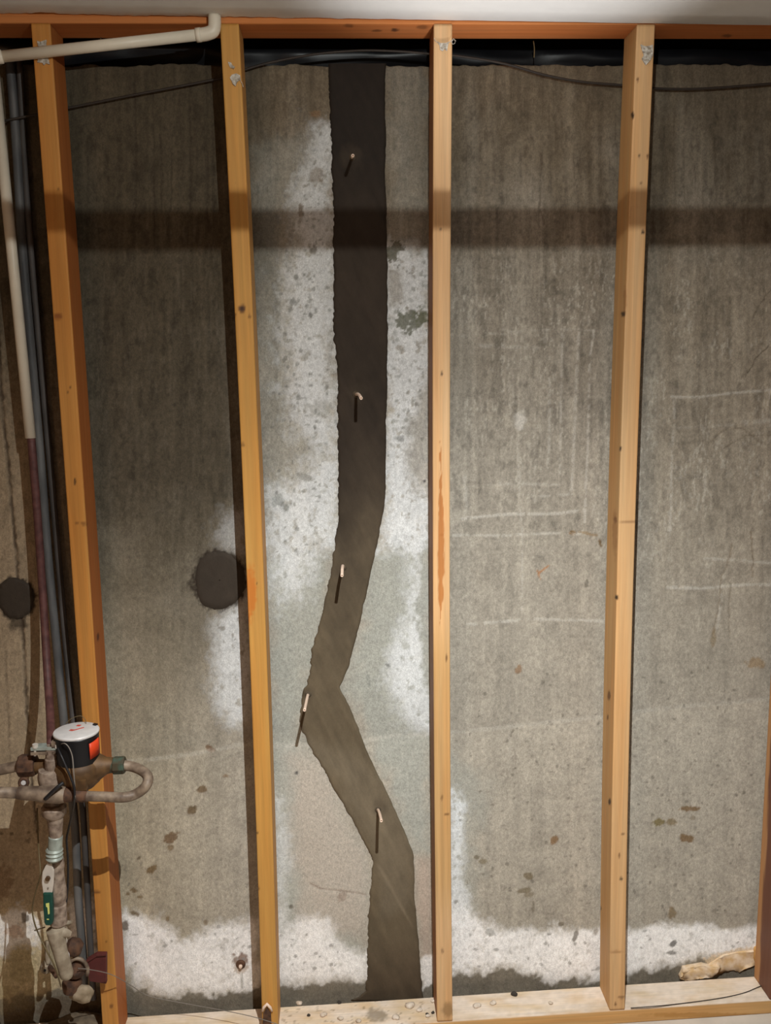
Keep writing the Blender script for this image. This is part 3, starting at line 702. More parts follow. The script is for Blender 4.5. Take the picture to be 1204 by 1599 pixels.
sc = mix(sc, C(70, 58, 46), sst(1430, 1545, SPY + (nbs - .5) * 60) * .7)
for cx, cy, r_ in [(552, 245, 22), (557, 615, 18), (540, 893, 24), (482, 1085, 16), (590, 1262, 14)]:
    sc = mix(sc, C(70, 60, 48), sst(1.2, .3, np.hypot(SPX - cx, SPY - cy) / r_ + (nss - .5)) * .45)
dgl = sst(5, 1.5, abs((SPX - 588) - (SPY - 1345) * .55) + (nss - .5) * 6) * sst(1345, 1355, SPY) * sst(1460, 1420, SPY)
sc = mix(sc, C(134, 120, 100), dgl * .5)
sc = sc * (1 + (nbs - .5) * .5 + (nss - .5) * .16 + (ndg - .5) * .34)[..., None]
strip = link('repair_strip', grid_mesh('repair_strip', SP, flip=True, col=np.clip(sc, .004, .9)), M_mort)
tag(strip, 'dark brown mortar strip zigzagging down the wall over a repaired crack', 'mortar strip')

def round_patch(cx, cy, outl, label, seed):
    n = 72; th = np.linspace(0, 2 * math.pi, n, endpoint=False)
    base = np.interp(np.degrees(th), [a for a, _ in outl] + [360], [r for _, r in outl] + [outl[0][1]])
    edge = base + (fbm(th * 9, th * 0, 3, seed) - .5) * 5
    fr = np.array([0.02, .3, .6, .8, .92, 1.0])
    px = cx + (fr[:, None] * edge[None]) * np.cos(th)[None]; py = cy + (fr[:, None] * edge[None]) * np.sin(th)[None]
    h = np.array([.004, .004, .0038, .0034, .0022, -.002])[:, None] + (fbm(px / 12, py / 12, 3, seed + 2) - .5) * .001
    Pn = np.zeros(px.shape + (3,))
    for i in range(px.shape[0]):
        for j in range(n): Pn[i, j] = at(px[i, j], py[i, j], WY - .0012 - h[i, j])
    c = lin((60, 52, 44)) * (1 + (fbm(px / 8, py / 8, 3, seed + 3) - .5) * .3)[..., None]
    me = grid_mesh('mortar_patch', Pn, wrap_u=True, col=c)
    o = link('mortar_patch', me, M_mort); tag(o, label, 'mortar patch', 'dark round mortar patches on the wall'); return o
round_patch(343, 906, [(0, 40), (60, 44), (90, 46), (130, 46), (160, 38), (200, 40), (240, 46), (270, 45), (310, 42)], 'large round dark mortar patch beside the rust-stained stud', 130)
round_patch(24, 934, [(0, 29), (60, 32), (90, 34), (130, 30), (180, 27), (240, 33), (270, 31), (310, 31)], 'smaller round dark mortar patch left of the maroon pipe', 140)

# injection ports poking out of the strip (tips solved from their shadows)
def port(root_px, tip_px, tipY, bend, r0, label, stem=0.0):
    a = at(*root_px, WY - .001); b = at(*tip_px, tipY)
    m1 = a + (b - a) * .35 + np.array([0, 0, bend]); m2 = a + (b - a) * .72 + np.array([0, 0, bend * .9])
    root = thing('injection_port', label, 'injection port', 'injection ports in the mortar strip')
    pts = catmull([a, m1, m2, b], 6); n = len(pts)
    bm = bmesh.new(); seg = 12
    dirv = V3(pts[-1] - pts[-2]).normalized()
    # hollow end: outer wall then back inside
    p_in = [pts[-1], pts[-1] - np.array(dirv) * .012]
    allp = pts + [pts[-1] + np.array(dirv) * 1e-5] + [pts[-1] - np.array(dirv) * .014]
    rr = [r0] * n + [r0 * .55, r0 * .5]
    add_tube(bm, allp[:n], rr[:n], seg, caps=False)
    bm.verts.ensure_lookup_table()
    ring = bm.verts[-seg:]
    c = V3(pts[-1])
    inner = [bm.verts.new(c + (v.co - c) * .52) for v in ring]; deep = [bm.verts.new(c - dirv * .012 + (v.co - c) * .5) for v in ring]
    for k in range(seg):
        k2 = (k + 1) % seg
        bm.faces.new((ring[k], ring[k2], inner[k2], inner[k])); bm.faces.new((inner[k], inner[k2], deep[k2], deep[k]))
    bm.faces.new(deep[::-1])
    bm_obj('tube', bm, M_port, root)
    me_pts = []
    bm = bmesh.new(); add_tube(bm, [a + np.array([0, .004, 0]), a + np.array([0, -.004, .0005]), a + np.array([0, -.008, 0])], [r0 * 3.2, r0 * 2.3, r0 * 1.15], 14)
    o = bm_obj('mortar_collar', bm, M_collar, root); o['label'] = 'ring of mortar around the tube'
    seat(root, a); return root
M_collar = mat_plain('mortar_collar', (78, 67, 53), 0.9, 0, 0.15, 120, bump=0.4)
port((550, 246), (551, 243), -.015, 0.0, .0032, 'injection tube seen end on, nearest the top of the mortar strip')
port((556, 616), (564, 622), .002, .004, .0034, 'short injection tube on the straight upper run of the strip, hollow end showing')
port((536, 886), (534, 899), .002, .010, .0035, 'drooping injection tube where the strip starts slanting')
port((481, 1084), (475.5, 1109), -.014, .0, .0034, 'injection tube at the leftmost bend of the strip, its shadow crossing bare wall')
port((590, 1264), (595.5, 1282), .004, .004, .0034, 'injection tube near the lower bend of the strip')
# ------------------------------------------------------------------ cable, twigs
cp = [(-60, 200), (20, 186), (110, 168), (200, 150), (345, 122), (385, 108), (425, 97), (490, 85), (560, 79), (620, 80), (670, 84), (720, 88), (790, 100), (850, 117), (910, 128), (970, 133), (1022, 138), (1080, 139), (1150, 135), (1260, 126)]
cab = tube('hanging_cable', catmull([at(x, y, .085 if x < 60 else .105) for x, y in cp], 5), .0026, M_cable, None, 8)
tag(cab, 'thin brown cable sagging behind the studs near the top of the wall', 'cable')
tw = tube('hanging_splinter', catmull([at(833, 64, .085), at(834.5, 76, .085), at(834, 90, .086)], 4), .0012, M_wireg, None, 6); tag(tw, 'thin pale splinter hanging from the top plate in front of the black sheet', 'splinter')
tw = tube('bent_nail', catmull([at(157, 50, .08), at(158, 56, .08), at(157, 62, .081)], 4), .0012, M_brass, None, 6); tag(tw, 'small bent nail under the top plate above the white plastic pipe', 'nail')

# ------------------------------------------------------------------ white plastic pipe
PY0 = -.0135; PR = .0108
root = thing('plastic_water_pipe', 'white plastic pipe crossing the studs below the ceiling and turning down', 'pipe')
e1 = at(334, 52, PY0); e1u = at(335, 22, PY0); h0 = at(318, 53.5, PY0); hl = at(-2, 89, PY0); cornr = at(-14, 92, PY0)
PYV = .058
vtop = at(-9, 118, PYV); vbot = at(47.8, 684, PYV)
tube('horizontal_run', [h0, hl], PR, M_pvc, root, 20)
tube('elbow', catmull([at(312, 54.5, PY0), at(322, 53, PY0), at(332, 49, PY0), at(335, 40, PY0), at(335, 24, PY0)], 5), .0128, M_pvc, root, 20)
tube('hub', [at(306, 55, PY0), at(314, 54.2, PY0)], .0134, M_pvc, root, 20)
tube('elbow', catmull([at(4, 88.5, PY0), at(-6, 90, PY0), at(-13, 95, PY0 + .03), at(-13, 106, PYV - .02), at(-10, 124, PYV)], 5), .0128, M_pvc, root, 20)
tube('vertical_run', [vtop, vbot], PR * 1.04, M_pvc, root, 20)
bm = bmesh.new(); add_tube(bm, [vbot + np.array([0, 0, .0]), vbot + np.array([0, 0, .004])], PR * 1.03, 20); bm_obj('cut_end', bm, M_pvc, root)
seat(root, vbot)
RY_ = -.165
mar = tube('maroon_pipe', catmull([at(48.5, 682, PYV), at(58, 800, PYV), at(67.5, 940, .05), at(74, 1050, .01), at(78, 1110, -.06), at(80, 1164, RY_)], 6), .0088, M_maroon, None, 18)
tag(mar, 'maroon painted pipe dropping from the white plastic pipe to the water meter', 'pipe')
con = tube('grey_conduit', catmull([at(14, 88, .098), at(20, 150, .098), at(27, 250, .098), at(36, 400, .098), at(61, 690, .098), at(75, 870, .098), at(88, 1005, .09), at(101, 1140, .07), at(117, 1290, .045), at(122, 1400, .045), at(130, 1500, .045), at(131, 1560, .046)], 6), .0095, M_conduit, None, 16)
tag(con, 'wide grey conduit running down the wall beside the maroon pipe', 'conduit')
con2 = tube('grey_conduit', catmull([at(30, 92, .104), at(38, 250, .104), at(50, 410, .104), at(76, 700, .104), at(92, 880, .10), at(108, 1060, .08), at(127, 1240, .03), at(131, 1290, .03), at(137, 1400, .03), at(142, 1490, .03), at(146, 1560, .03)], 6), .0072, M_darkconduit, None, 14)
tag(con2, 'narrower dark conduit tight against the orange stud', 'conduit')

# ------------------------------------------------------------------ water meter
MY = -.155
ax_l, ax_r = at(52, 1196, MY), at(178, 1194, MY)
mc = at(118, 1202, MY)
root = thing('water_meter', 'round black water meter with a pale lid in front of the orange stud', 'water meter')
zt = at(118, 1144, MY)[2]
body_c = np.array([at(119, 1140, MY)[0], MY, mc[2]])
zr0 = body_c[2] + .016
lathe_axis('body', body_c + [0, 0, -.040], body_c + [0, 0, .026], [(0, .020), (.06, .030), (.25, .043), (.55, .050), (.8, .050), (.92, .046), (1, .040)], M_brass, root, 36)
lathe_axis('inlet', ax_l, body_c + np.array([-.02, 0, .004]), [(0, .014), (.35, .016), (.6, .024), (1, .034)], M_brass, root, 24)
lathe_axis('outlet', body_c + np.array([.02, 0, .004]), ax_r, [(0, .034), (.35, .030), (.7, .018), (1, .015)], M_brass, root, 24)
lathe_axis('verdigris_ring', at(167, 1195, MY), at(177, 1195, MY), [(0, .0165), (1, .0158)], M_brassg, root, 24)
bm = bmesh.new(); add_box(bm, body_c + np.array([.012, -.044, -.012]), (.03, .012, .022)); bm_obj('cast_boss', bm, M_brass, root, False)
reg = lathe_axis('register', [body_c[0], MY, zr0], [body_c[0], MY, zt], [(0, .042), (.05, .0435), (.9, .0445), (.97, .0455), (1, .0440)], M_black, root, 40)
lid = lathe_axis('lid', [body_c[0], MY, zt], [body_c[0], MY, zt + .006], [(0, .0455), (.5, .0462), (.85, .0450), (1, .0425)], M_lid, root, 40)
def flatprism(name, pts, z0, z1, mat, parent):
    bm = bmesh.new(); a = [bm.verts.new((p[0], p[1], z0)) for p in pts]; b = [bm.verts.new((p[0], p[1], z1)) for p in pts]; n = len(pts)
    bm.faces.new(a[::-1]); bm.faces.new(b)
    for k in range(n): bm.faces.new((a[k], a[(k + 1) % n], b[(k + 1) % n], b[k]))
    return bm_obj(name, bm, mat, parent, False)
bx_, by_ = body_c[0], MY; zl = zt + .006
flatprism('red_print', [(bx_ - .014, by_ - .004), (bx_ - .006, by_ - .006), (bx_ + .014, by_ + .010), (bx_ + .012, by_ + .013), (bx_ - .004, by_ + .001), (bx_ - .012, by_ + .004)], zl, zl + .0005, M_red, root)
flatprism('red_print', [(bx_ - .006, by_ + .020), (bx_ + .002, by_ + .018), (bx_ + .004, by_ + .026), (bx_ - .004, by_ + .027)], zl, zl + .0005, M_red, root)
flatprism('hinge', [(bx_ + .028, by_ + .022), (bx_ + .035, by_ + .018), (bx_ + .038, by_ + .024), (bx_ + .031, by_ + .028)], zl - .001, zl + .003, M_black, root)
tube('lead_wire', catmull([[bx_ - .03, by_ + .03, zl + .002], [bx_ - .018, by_ + .033, zl + .012], [bx_ + .0, by_ + .036, zl + .016], [bx_ + .010, by_ + .034, zl + .008], [bx_ + .012, by_ + .030, zl - .002]], 6), .0007, M_wireg, root, 6)
# orange tag curved on the register wall
th = np.linspace(math.radians(-44), math.radians(-8), 8)
tg = []
for zz in (zt - .012, zt - .046): tg.append([[bx_ + .0462 * math.cos(a), by_ + .0462 * math.sin(a), zz + (.004 * (i / 7) if zz < zt - .03 else .004 * (i / 7))] for i, a in enumerate(th)])
o = link('tag', grid_mesh('tag', np.array(tg)), M_orange, root); o.modifiers.new('t', 'SOLIDIFY').thickness = .0012; o['label'] = 'bright orange tag'
def hexnut(name, p, axis, r, h, mat, parent):
    ax = V3(axis).normalized(); a = Vector((0, 0, 1)) if abs(ax.z) < .9 else Vector((1, 0, 0)); u = (a - ax * a.dot(ax)).normalized(); v = ax.cross(u)
    bm = bmesh.new(); rings = []
    for t, k in ((-.5, .92), (-.4, 1), (.4, 1), (.5, .92)):
        rings.append([bm.verts.new(V3(p) + ax * h * t + (u * math.cos(math.pi / 4 * j + .2) + v * math.sin(math.pi / 4 * j + .2)) * r * k) for j in range(8)])
    for r0, r1 in zip(rings[:-1], rings[1:]):
        for j in range(8): bm.faces.new((r0[j], r0[(j + 1) % 8], r1[(j + 1) % 8], r1[j]))
    bm.faces.new(rings[0][::-1]); bm.faces.new(rings[-1]); return bm_obj(name, bm, mat, parent, False)
hexnut('union_nut', at(43, 1195, MY), (1, 0, 0), .0235, .034, M_rust, root)
hexnut('union_nut', at(186, 1195, MY), (1, 0, 0), .0185, .024, M_brassg, root)
tube('seal_wire', catmull([at(32, 1208, MY - .005), at(33, 1214, MY - .008), at(36, 1220, MY - .01)], 4), .0006, M_wireb, root, 6)
bm = bmesh.new(); c = at(37, 1222, MY - .014)
add_tube(bm, [c + .0085 * np.array([math.cos(t), .15 * math.sin(t), math.sin(t)]) for t in np.linspace(0, 2 * math.pi, 22)], .0034, 10, False); bm_obj('seal_ring', bm, M_rust, root)
lathe_axis('seal_core', c + [0, .002, 0], c + [0, -.002, 0], [(0, .005), (1, .005)], M_lid, root, 14)
seat(root, body_c + np.array([0, 0, -.04]))

YF = -.20
loop = thing('meter_loop_pipe', 'dull copper pipe bending round from the right of the meter and back under it', 'pipe')
lp = catmull([at(192, 1195, MY), at(206, 1197, MY), at(221, 1203, MY - .012), at(231, 1213, MY - .027), at(228, 1227, MY - .042), at(214, 1239, YF + .008), at(194, 1245, YF), at(160, 1244, YF), at(128, 1243, YF)], 7)
tube('bend', lp, .0105, M_galv, loop, 18)
lathe_axis('coupling', at(136, 1243, YF), at(100, 1241, YF), [(0, .0118), (.1, .0130), (1, .0150)], M_rust, loop, 20)
tube('left_run', [at(30, 1238, YF), at(-60, 1236, YF)], .0112, M_galv, loop, 18)
lathe_axis('tee', at(28, 1238, YF), at(102, 1241, YF), [(0, .0125), (.1, .0140), (.4, .0150), (.6, .018), (.9, .018), (1, .016)], M_galv, loop, 24)
seat(loop, at(100, 1241, YF))
lf = tube('meter_inlet_pipe', catmull([at(34, 1195, MY), at(15, 1199, MY), at(-5, 1203, MY), at(-60, 1212, MY)], 5), .0112, M_galv, None, 18)
tag(lf, 'dark short pipe leaving the left nut of the water meter', 'pipe')

# riser: stacked brass fittings between maroon pipe and ball valve
rs = thing('service_riser', 'crusted brass riser with stacked collars under the maroon pipe', 'pipe fitting')
RY = -.17
def col_at(y0, y1, x0, x1, prof, name, mat): return lathe_axis(name, at(x0, y0, RY), at(x1, y1, RY), prof, mat, rs, 26)
col_at(1163, 1182, 80.5, 81, [(0, .0095), (.3, .0100), (.32, .0125), (1, .0125)], 'collar', M_pale)
col_at(1182, 1203, 81, 81, [(0, .0120), (.12, .0145), (.88, .0145), (1, .0135)], 'collar', M_pale)
col_at(1200, 1236, 80, 79, [(0, .018), (.05, .025), (.35, .0265), (.6, .0245), (1, .017)], 'union', M_pale)
col_at(1232, 1268, 80, 84, [(0, .016), (.5, .017), (1, .0165)], 'neck', M_galv)
col_at(1256, 1276, 84, 85, [(0, .021), (.2, .0255), (.7, .0245), (1, .018)], 'flange', M_pale)
col_at(1276, 1306, 86, 87, [(0, .0170), (.4, .0150), (1, .0130)], 'neck', M_pale)
col_at(1304, 1326, 87, 86, [(0, .0120), (.1, .0145), (1, .0145)], 'coupling', M_silver)
for k in range(3): col_at(1324 + k * 6, 1330 + k * 6, 85, 85, [(0, .0150), (.5, .0178), (1, .0150)], 'ring', M_silver)
seat(rs, at(86, 1340, RY))
# clamp round the pipe above the riser
gc = thing('ground_clamp', 'small grey ground clamp gripping the pipe above the crusted riser', 'clamp')
for nm_, y, mat in (('jaw', 1166, M_silver), ('jaw', 1173, M_galv)):
    bm = bmesh.new(); add_box(bm, at(70, y, RY), (.050, .024, .006)); bm_obj(nm_, bm, mat, gc, False)
for x in (55, 90):
    lathe_axis('screw', at(x, 1162, RY - .008), at(x, 1180, RY - .008), [(0, .006), (.3, .006), (.32, .003), (1, .003)], M_chrome, gc, 10)
bm = bmesh.new(); add_box(bm, at(91, 1160, RY - .002), (.022, .020, .014)); bm_obj('lug', bm, M_galv, gc, False)
seat(gc, at(72, 1178, RY))
w = tube('ground_wire', catmull([at(92, 1163, RY - .012), at(101, 1161, -0.206), at(108, 1168, -0.208), at(113, 1182, -0.210), at(115, 1205, -0.216), at(117, 1230, YF - .016), at(117, 1250, YF - .014), at(112, 1275, -.10), at(106, 1300, -.07), at(104, 1330, -.05)], 6), .0012, M_wiregray, None, 8)
tag(w, 'grey wire arching from the ground clamp over the copper pipe', 'wire')
w = tube('bonding_cable', catmull([at(90, 1168, -0.195), at(96, 1181, -0.208), at(103, 1197, -0.214), at(110, 1213, -0.218), at(116, 1230, -0.220), at(116, 1250, -0.216), at(112, 1272, -.15), at(107, 1295, -.12), at(104, 1312, -.11), at(106, 1340, -.10), at(106, 1380, -.09), at(103, 1412, -.09), at(102, 1424, -.09)], 7), .0024, M_wireb, None, 10)
tag(w, 'black cable hanging from the ground clamp past the brass riser', 'cable')
w = tube('black_strap', catmull([at(99, 1222, YF - .016), at(90, 1229, YF - .022), at(80, 1238, YF - .023), at(70, 1248, YF - .019)], 5), .0036, M_wireb, None, 10)
tag(w, 'short black strap tied slantwise over the tee in the copper pipe', 'strap')

# ball valve with green lever
bv = thing('ball_valve', 'brass ball valve with a white and green lever handle', 'valve')
VY = -.15
lathe_axis('valve_body', at(88, 1342, VY), at(92, 1452, VY), [(0, .0150), (.1, .0165), (.15, .0145), (.3, .0160), (.42, .0190), (.55, .0190), (.62, .0150), (.64, .0175), (.9, .0180), (.92, .0150), (1, .0150)], M_pale, bv, 24)
HY = -.178
def px_prism(name, pts, y0, y1, mat, parent, bevel=0):
    bm = bmesh.new(); q = [at(x, y, y0) for x, y in pts]; add_prism(bm, [(p[0], p[2]) for p in q], y0, y1)
    o = bm_obj(name, bm, mat, parent, False)
    if bevel:
        b = o.modifiers.new('bev', 'BEVEL'); b.width = bevel; b.segments = 2
    return o
hd = px_prism('handle', [(71, 1352), (75, 1347), (80, 1350), (84, 1360), (83.5, 1378), (81, 1396), (67.5, 1396), (65, 1378), (66, 1362)], HY, HY + .005, M_chrome, bv, .0012)
px_prism('grip', [(66.5, 1395), (81, 1395), (82.5, 1420), (82.5, 1441), (79, 1446), (71, 1446), (68.5, 1441), (67, 1420)], HY - .004, HY + .008, M_green, hd, .003)
px_prism('printed_mark', [(71.5, 1411), (76.8, 1410), (77.5, 1427), (75, 1428), (74, 1417), (72, 1416)], HY - .0046, HY - .0038, M_yellow, hd)
px_prism('printed_mark', [(73, 1435), (76.5, 1435), (76.5, 1436.4), (73, 1436.4)], HY - .0046, HY - .0038, M_yellow, hd)
hexnut('lever_nut', at(74.5, 1372, HY - .003), (0, 1, 0), .0052, .006, M_brass, hd)
lathe_axis('rivet', at(75, 1387, HY), at(75, 1387, HY - .002), [(0, .002), (1, .0016)], M_galv, hd, 10)
lathe_axis('stem', at(78, 1372, HY + .004), at(86, 1372, VY), [(0, .006), (1, .007)], M_brass, bv, 14)
seat(bv, at(92, 1452, VY))
wp = thing('whitewashed_elbow', 'pale crusted pipe elbow slanting down below the green valve lever', 'pipe fitting')
tube('barrel', catmull([at(86, 1450, VY - .01), at(91, 1474, VY - .012), at(98, 1500, VY - .012), at(103, 1518, VY - .008), at(104, 1524, VY - .004)], 6), [.0185] * 2 + list(np.linspace(.0185, .0150, 8)) + [.0150] * 9 + list(np.linspace(.0150, .0135, 4)) + [.006] * 2, M_whiteplaster, wp, 20)
lathe_axis('lip', at(80, 1452, VY - .012), at(111, 1459, VY - .008), [(0, .005), (.3, .010), (.7, .010), (1, .006)], M_whiteplaster, wp, 16)
seat(wp, at(104, 1524, VY))
# rusty curb stop, saddle ring and mound at the foot
cs = thing('rusty_stop_valve', 'rusty old stop valve and saddle ring near the floor beside the conduits', 'valve')
lathe_axis('valve_body', at(104, 1476, -.085), at(128, 1482, -.085), [(0, .012), (.2, .020), (.7, .020), (1, .012)], M_rust, cs, 20)
bm = bmesh.new(); c = at(122, 1514, -.09)
add_tube(bm, [c + np.array([.021 * math.cos(t), -.004 * math.sin(t), .030 * math.sin(t)]) for t in np.linspace(-.6, math.pi + .9, 22)], .0042, 10, True); bm_obj('saddle_ring', bm, M_galv, cs)
lathe_axis('hub', at(120, 1512, -.075), at(118, 1516, -.102), [(0, .022), (.6, .020), (1, .010)], M_rust, cs, 20)
lathe_axis('cap', at(103, 1486, -.11), at(107, 1496, -.12), [(0, .004), (.5, .005), (1, .003)], M_lid, cs, 12)
lathe_axis('flange', at(112, 1528, -.085), at(113, 1546, -.085), [(0, .018), (.3, .022), (1, .020)], M_rust, cs, 20)
seat(cs, at(113, 1546, -.085))
rp = thing('oxblood_plate', 'dark red painted plate fixed against the stud behind the conduits', 'plate')
px_prism('plate_face', [(134, 1500), (150, 1490), (166, 1490), (166, 1537), (140, 1533), (135, 1520)], -.030, -.018, M_redbox, rp, .002)
px_prism('rolled_edge', [(134, 1501), (150, 1491), (166, 1490), (166, 1493), (151, 1494), (135, 1504)], -.034, -.029, M_redbox, rp, .001)
seat(rp, at(150, 1535, -.02))
def blob(name, c, s, mat, parent=None, seed=0, sub=3, zmin=-9):
    bm = bmesh.new(); bmesh.ops.create_icosphere(bm, subdivisions=sub, radius=1)
    r = random.Random(seed); ph = [r.uniform(0, 6) for _ in range(6)]
    for v in bm.verts:
        q = v.co.copy(); k = 1 + .16 * math.sin(3.1 * q.x + ph[0]) * math.cos(2.7 * q.y + ph[1]) + .12 * math.sin(5.3 * q.z + ph[2]) * math.sin(4.1 * q.x + ph[3]) + .07 * math.sin(9 * q.y + ph[4]) * math.cos(8 * q.z + ph[5])
        v.co = Vector((c[0] + q.x * s[0] * k, c[1] + q.y * s[1] * k, max(zmin, c[2] + q.z * s[2] * k)))
    return bm_obj(name, bm, mat, parent)
M_lump = mat_plain('tan_lump', (128, 112, 90), 0.95, 0, 0.2, 50, rgb2=(158, 142, 120), bump=0.5)
o = blob('plaster_lump', at(126, 1551, -.09), (.028, .018, .020), M_lump, None, 5); tag(o, 'pale rounded plaster lump under the rusty stop valve', 'plaster lump')
M_mound = mat_plain('damp_mound', (88, 76, 62), 0.9, 0, 0.2, 60, rgb2=(112, 98, 80), bump=0.4)
fz = floor_z(-.62)
mb = at(100, 1575, -.02); o = blob('mortar_mound', (mb[0], .045, SLOPE * mb[0] + .001), (.09, .05, .034), M_mound, None, 9, 4, SLOPE * mb[0] + .002); tag(o, 'dark damp mortar mound where the service pipe enters the floor', 'mortar mound')
ab = thing('side_bracket', 'pale round pipe bracket with a dark bolt hole left of the slanting elbow', 'bracket')
c = at(74, 1507, .112); lathe_axis('disc', c, c + [0, -.02, 0], [(0, .015), (.6, .015), (1, .010)], M_whiteplaster, ab, 18)
lathe_axis('bolt', c + [0, -.0195, 0], c + [0, -.0225, 0], [(0, .0035), (1, .003)], M_wireb, ab, 10)
tube('arm', catmull([at(73, 1470, .108), at(74, 1490, .106), at(76, 1505, .10)], 4), .006, M_whiteplaster, ab, 12)
tube('spout', catmull([at(78, 1510, .095), at(84, 1518, .07), at(88, 1524, .05)], 4), .006, M_rust, ab, 12)
seat(ab, c)
w = tube('ground_wire', catmull([at(58, 1262, -0.120), at(60, 1320, -0.130), at(62.5, 1352, -0.150), at(62, 1370, -0.160), at(55, 1395, -0.155), at(50.5, 1418, -0.150), at(53, 1438, -0.155), at(60, 1458, -0.160), at(72, 1483, -0.175), at(84, 1506, -0.180), at(90, 1522, -0.175), at(95, 1540, -0.150)], 7), .0016, M_wireg, None, 8)
tag(w, 'brown ground wire bowing out to the left of the green valve lever', 'wire')
w = tube('tie_wire', catmull([at(77, 1347, HY), at(70, 1353, HY + .01), at(64, 1366, -0.162), at(60, 1378, -0.160)], 5), .0014, M_wireg, None, 8); tag(w, 'short wire hooked from the tip of the valve handle to the ground wire', 'wire')
w = tube('tie_wire', catmull([at(54, 1453, -0.160), at(60, 1451, -0.162), at(70, 1448, -0.168)], 5), .0014, M_wireg, None, 8); tag(w, 'short horizontal wire end crossing the ground wire below the lever grip', 'wire')
fl = thing('wing_tap', 'small pale wing tap below the end of the black cable', 'tap')
lathe_axis('tap_stem', at(101, 1420, -.088), at(101, 1452, -.088), [(0, .003), (.3, .005), (.6, .005), (1, .007)], M_whiteplaster, fl, 12)
lathe_axis('wing', at(101, 1442, -.09), at(112, 1440, -.093), [(0, .004), (.6, .005), (1, .0035)], M_whiteplaster, fl, 12)
seat(fl, at(101, 1452, -.088))
w = tube('loose_wire', catmull([at(122, 1512, -.112), at(140, 1514, -.09), at(165, 1519, -.06), at(185, 1527, -.03), at(208, 1541, .03), at(235, 1556, .05), at(300, 1569, .045), at(355, 1579, .02), at(400, 1589, -.008), at(445, 1603, -.03)], 7), .0009, M_wiregray, None, 6)
tag(w, 'thin loose wire trailing from the stop valve across the stud foot to the bottom plate', 'wire')

# ------------------------------------------------------------------ small things along the foot of the wall
an = thing('wall_anchor', 'rusty anchor bolt set in the white crust beside a stud', 'bolt')
c = at(376, 1505, WY)
lathe_axis('washer', c + [0, .004, 0], c + [0, -.006, 0], [(0, .0125), (.7, .0120), (1, .009)], M_rust, an, 18)
lathe_axis('bolt_head', c + [0, -.005, -.002], c + [0, -.012, -.002], [(0, .005), (.7, .0046), (1, .003)], M_port, an, 10)
seat(an, c)
fo = thing('torn_foam', 'torn tan foam strip stuck to the foot of the wall by the last stud', 'foam strip')
def crusty(name, pts, y, th, mat, parent, seed):
    """outline in photo pixels on plane y, with an uneven thick front"""
    q = [at(x, yv, y) for x, yv in pts]; xs_ = np.array([p[0] for p in q]); zs_ = np.array([p[2] for p in q])
    bm = bmesh.new(); r = random.Random(seed)
    back = [bm.verts.new((x, WY + .004, z)) for x, z in zip(xs_, zs_)]
    mid = [bm.verts.new((x, y, z)) for x, z in zip(xs_, zs_)]
    cx, cz = xs_.mean(), zs_.mean()
    inn = [bm.verts.new((cx + (x - cx) * .95, y - th * (.5 + .5 * r.random()), cz + (z - cz) * .86)) for x, z in zip(xs_, zs_)]
    n = len(q)
    for a, b in ((back, mid), (mid, inn)):
        for k in range(n): bm.faces.new((a[k], a[(k + 1) % n], b[(k + 1) % n], b[k]))
    f = bm.faces.new(inn); bmesh.ops.triangulate(bm, faces=[f])
    bm.faces.new(back[::-1])
    bmesh.ops.subdivide_edges(bm, edges=bm.edges[:], cuts=2, use_grid_fill=True)
    for v in bm.verts:
        if v.co.y < y + .001: v.co += Vector((r.uniform(-.001, .001), r.uniform(-.0016, .0016), r.uniform(-.001, .001)))
    return bm_obj(name, bm, mat, parent)
crusty('foam_slab', [(1118, 1499), (1130, 1491), (1155, 1486), (1178, 1484), (1192, 1480), (1192, 1502), (1180, 1506), (1168, 1512), (1155, 1518), (1146, 1515), (1130, 1518), (1112, 1524), (1104, 1508)], WY - .003, .003, M_foam, fo, 3)
crusty('foam_flap', [(1066, 1520), (1068, 1513), (1080, 1511), (1098, 1508), (1110, 1511), (1125, 1508), (1122, 1517), (1112, 1526), (1098, 1527), (1085, 1531), (1071, 1532), (1062, 1528)], WY - .014, .003, M_foam, fo, 4)
crusty('foam_knob', [(1180, 1483), (1194, 1474), (1196, 1506), (1182, 1509), (1178, 1498)], WY - .012, .008, mat_plain('amber_foam', (176, 124, 62), .8, 0, .2, 90, rgb2=(206, 158, 96), bump=.6), fo, 5)
seat(fo, at(1120, 1530, WY))
w = tube('plate_wire', catmull([at(985, 1574, -.002), at(1020, 1571.5, -.003), at(1060, 1567.5, .004), at(1120, 1559.5, .014), at(1160, 1551, .028), at(1185, 1541, .045), at(1200, 1536, .05), at(1240, 1530, .05)], 6), .0011, M_cable, None, 6)
tag(w, 'thin dark wire lying along the bottom plate toward the last stud', 'wire')
bm = bmesh.new()
pa = [at(x, y, -.004) for x, y in ((410, 1579), (412, 1573), (417, 1568), (422, 1573), (425, 1579))]
add_tube(bm, pa, [.0022, .0034, .0038, .0034, .0022], 8)
o = bm_obj('bent_splinter', bm, M_port); tag(o, 'white bent chip shaped like an arrowhead on a stud foot', 'wood chip')
o = px_prism('stud_notch', [(411, 1582), (417, 1573), (423, 1582), (424, 1599), (410, 1599)], -.0012, .001, M_rust, studs[1])
random.seed(12)
def on_plate(px, py, h):
    p = at(px, py, 0)
    # top face of the plate along the view ray
    d = _F + CR * (px - 602) / FPX - CU * (py - 799.5) / FPX
    t = 1.6
    for _ in range(30):
        q = CAM + d * t; t += ((SLOPE * q[0] + h) - q[2]) / d[2] if abs(d[2]) > 1e-6 else 0
    return CAM + d * t
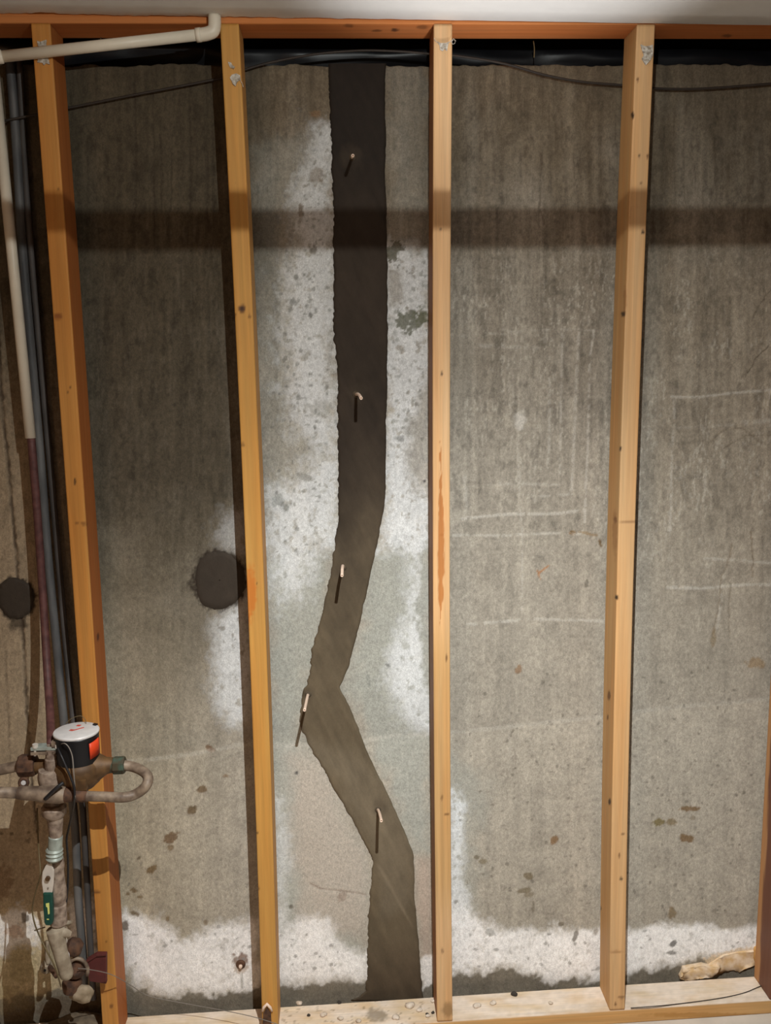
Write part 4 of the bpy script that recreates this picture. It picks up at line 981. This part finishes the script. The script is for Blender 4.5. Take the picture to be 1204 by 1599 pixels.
for k, (x, y, s) in enumerate([(640, 1570, 9), (655, 1577, 5), (676, 1563, 4), (505, 1584, 6), (532, 1590, 5), (618, 1588, 7), (668, 1586, 4), (467, 1566, 6), (560, 1594, 5), (745, 1570, 7), (770, 1566, 6), (860, 1566, 4)]):
    p = on_plate(x, y, .003); r = s / 700
    o = blob('mortar_crumb', p, (r, r * .8, r * .55), M_crumb, None, 20 + k, 2)
    tag(o, 'pale mortar crumb lying on the dusty bottom plate', 'mortar crumb', 'pale crumbs on the bottom plate')
for k, (x, y, s) in enumerate([(676, 1581, 3), (667, 1583, 2.5), (530, 1565, 4), (803, 1552, 6), (482, 1585, 3)]):
    p = on_plate(x, y, .003); r = s / 700
    o = blob('grit_crumb', p, (r, r * .8, r * .7), M_darkcrumb, None, 50 + k, 2)
    tag(o, 'dark grit crumb lying on the dusty bottom plate', 'grit crumb', 'dark crumbs on the bottom plate')

# ------------------------------------------------------------------ out of view: lamp holder, pipe and added light helpers
lm = thing('pendant_bulb_holder', 'white lamp holder under the ceiling in front of the wall frame', 'lamp')
czl = ceil_z(LAMP[0])
lathe_axis('holder', [LAMP[0], LAMP[1], czl], [LAMP[0], LAMP[1], LAMP[2] + .03], [(0, .055), (.2, .05), (.35, .022), (1, .016)], M_lampw, lm, 24)
lathe_axis('added_blocker', [LAMP[0], LAMP[1], LAMP[2] + .030], [LAMP[0], LAMP[1], LAMP[2] + .060], [(0, .150), (.1, .1505), (.6, .09), (1, .03)], M_blocker, lm, 36)  # unseen dish added to keep the bulb's light off the ceiling above
seat(lm, [LAMP[0], LAMP[1], czl])
# pipe hung between the bulb and the wall: its shadow is the dark band across the frame
BYp = -.95
def ray_z(zt_, y): return LAMP[2] + (zt_ - LAMP[2]) * (y - LAMP[1]) / (0 - LAMP[1])
ztop, zbot = ray_z(1.931, BYp), ray_z(1.853, BYp)
bm = bmesh.new(); add_tube(bm, [(-2.9, BYp, (ztop + zbot) / 2 + .004), (3.1, BYp, (ztop + zbot) / 2 - .004)], (ztop - zbot) / 2, 20)
hp = thing('hung_copper_pipe', 'straight copper pipe hung under the ceiling parallel to the wall frame', 'pipe')
bm_obj('pipe_run', bm, M_copper, hp)
for x in (-1.8, 1.9):
    zc = (ztop + zbot) / 2; tube('hanger', [(x, BYp, zc + .008), (x, BYp, ceil_z(x) + .002)], .002, M_galv, hp, 8)
seat(hp, [0, BYp, zbot])
fc = thing('added_fill_can', 'added unseen can on the floor housing the ceiling fill light', 'lamp')  # housing made up for the added ceiling fill
zf_ = floor_z(FILL_POS[0])
lathe_axis('fill_can_body', [FILL_POS[0], FILL_POS[1], zf_], [FILL_POS[0], FILL_POS[1], FILL_POS[2] - .02], [(0, .055), (.08, .06), (.95, .05), (1, .046)], M_lampw, fc, 24)
seat(fc, [FILL_POS[0], FILL_POS[1], zf_])
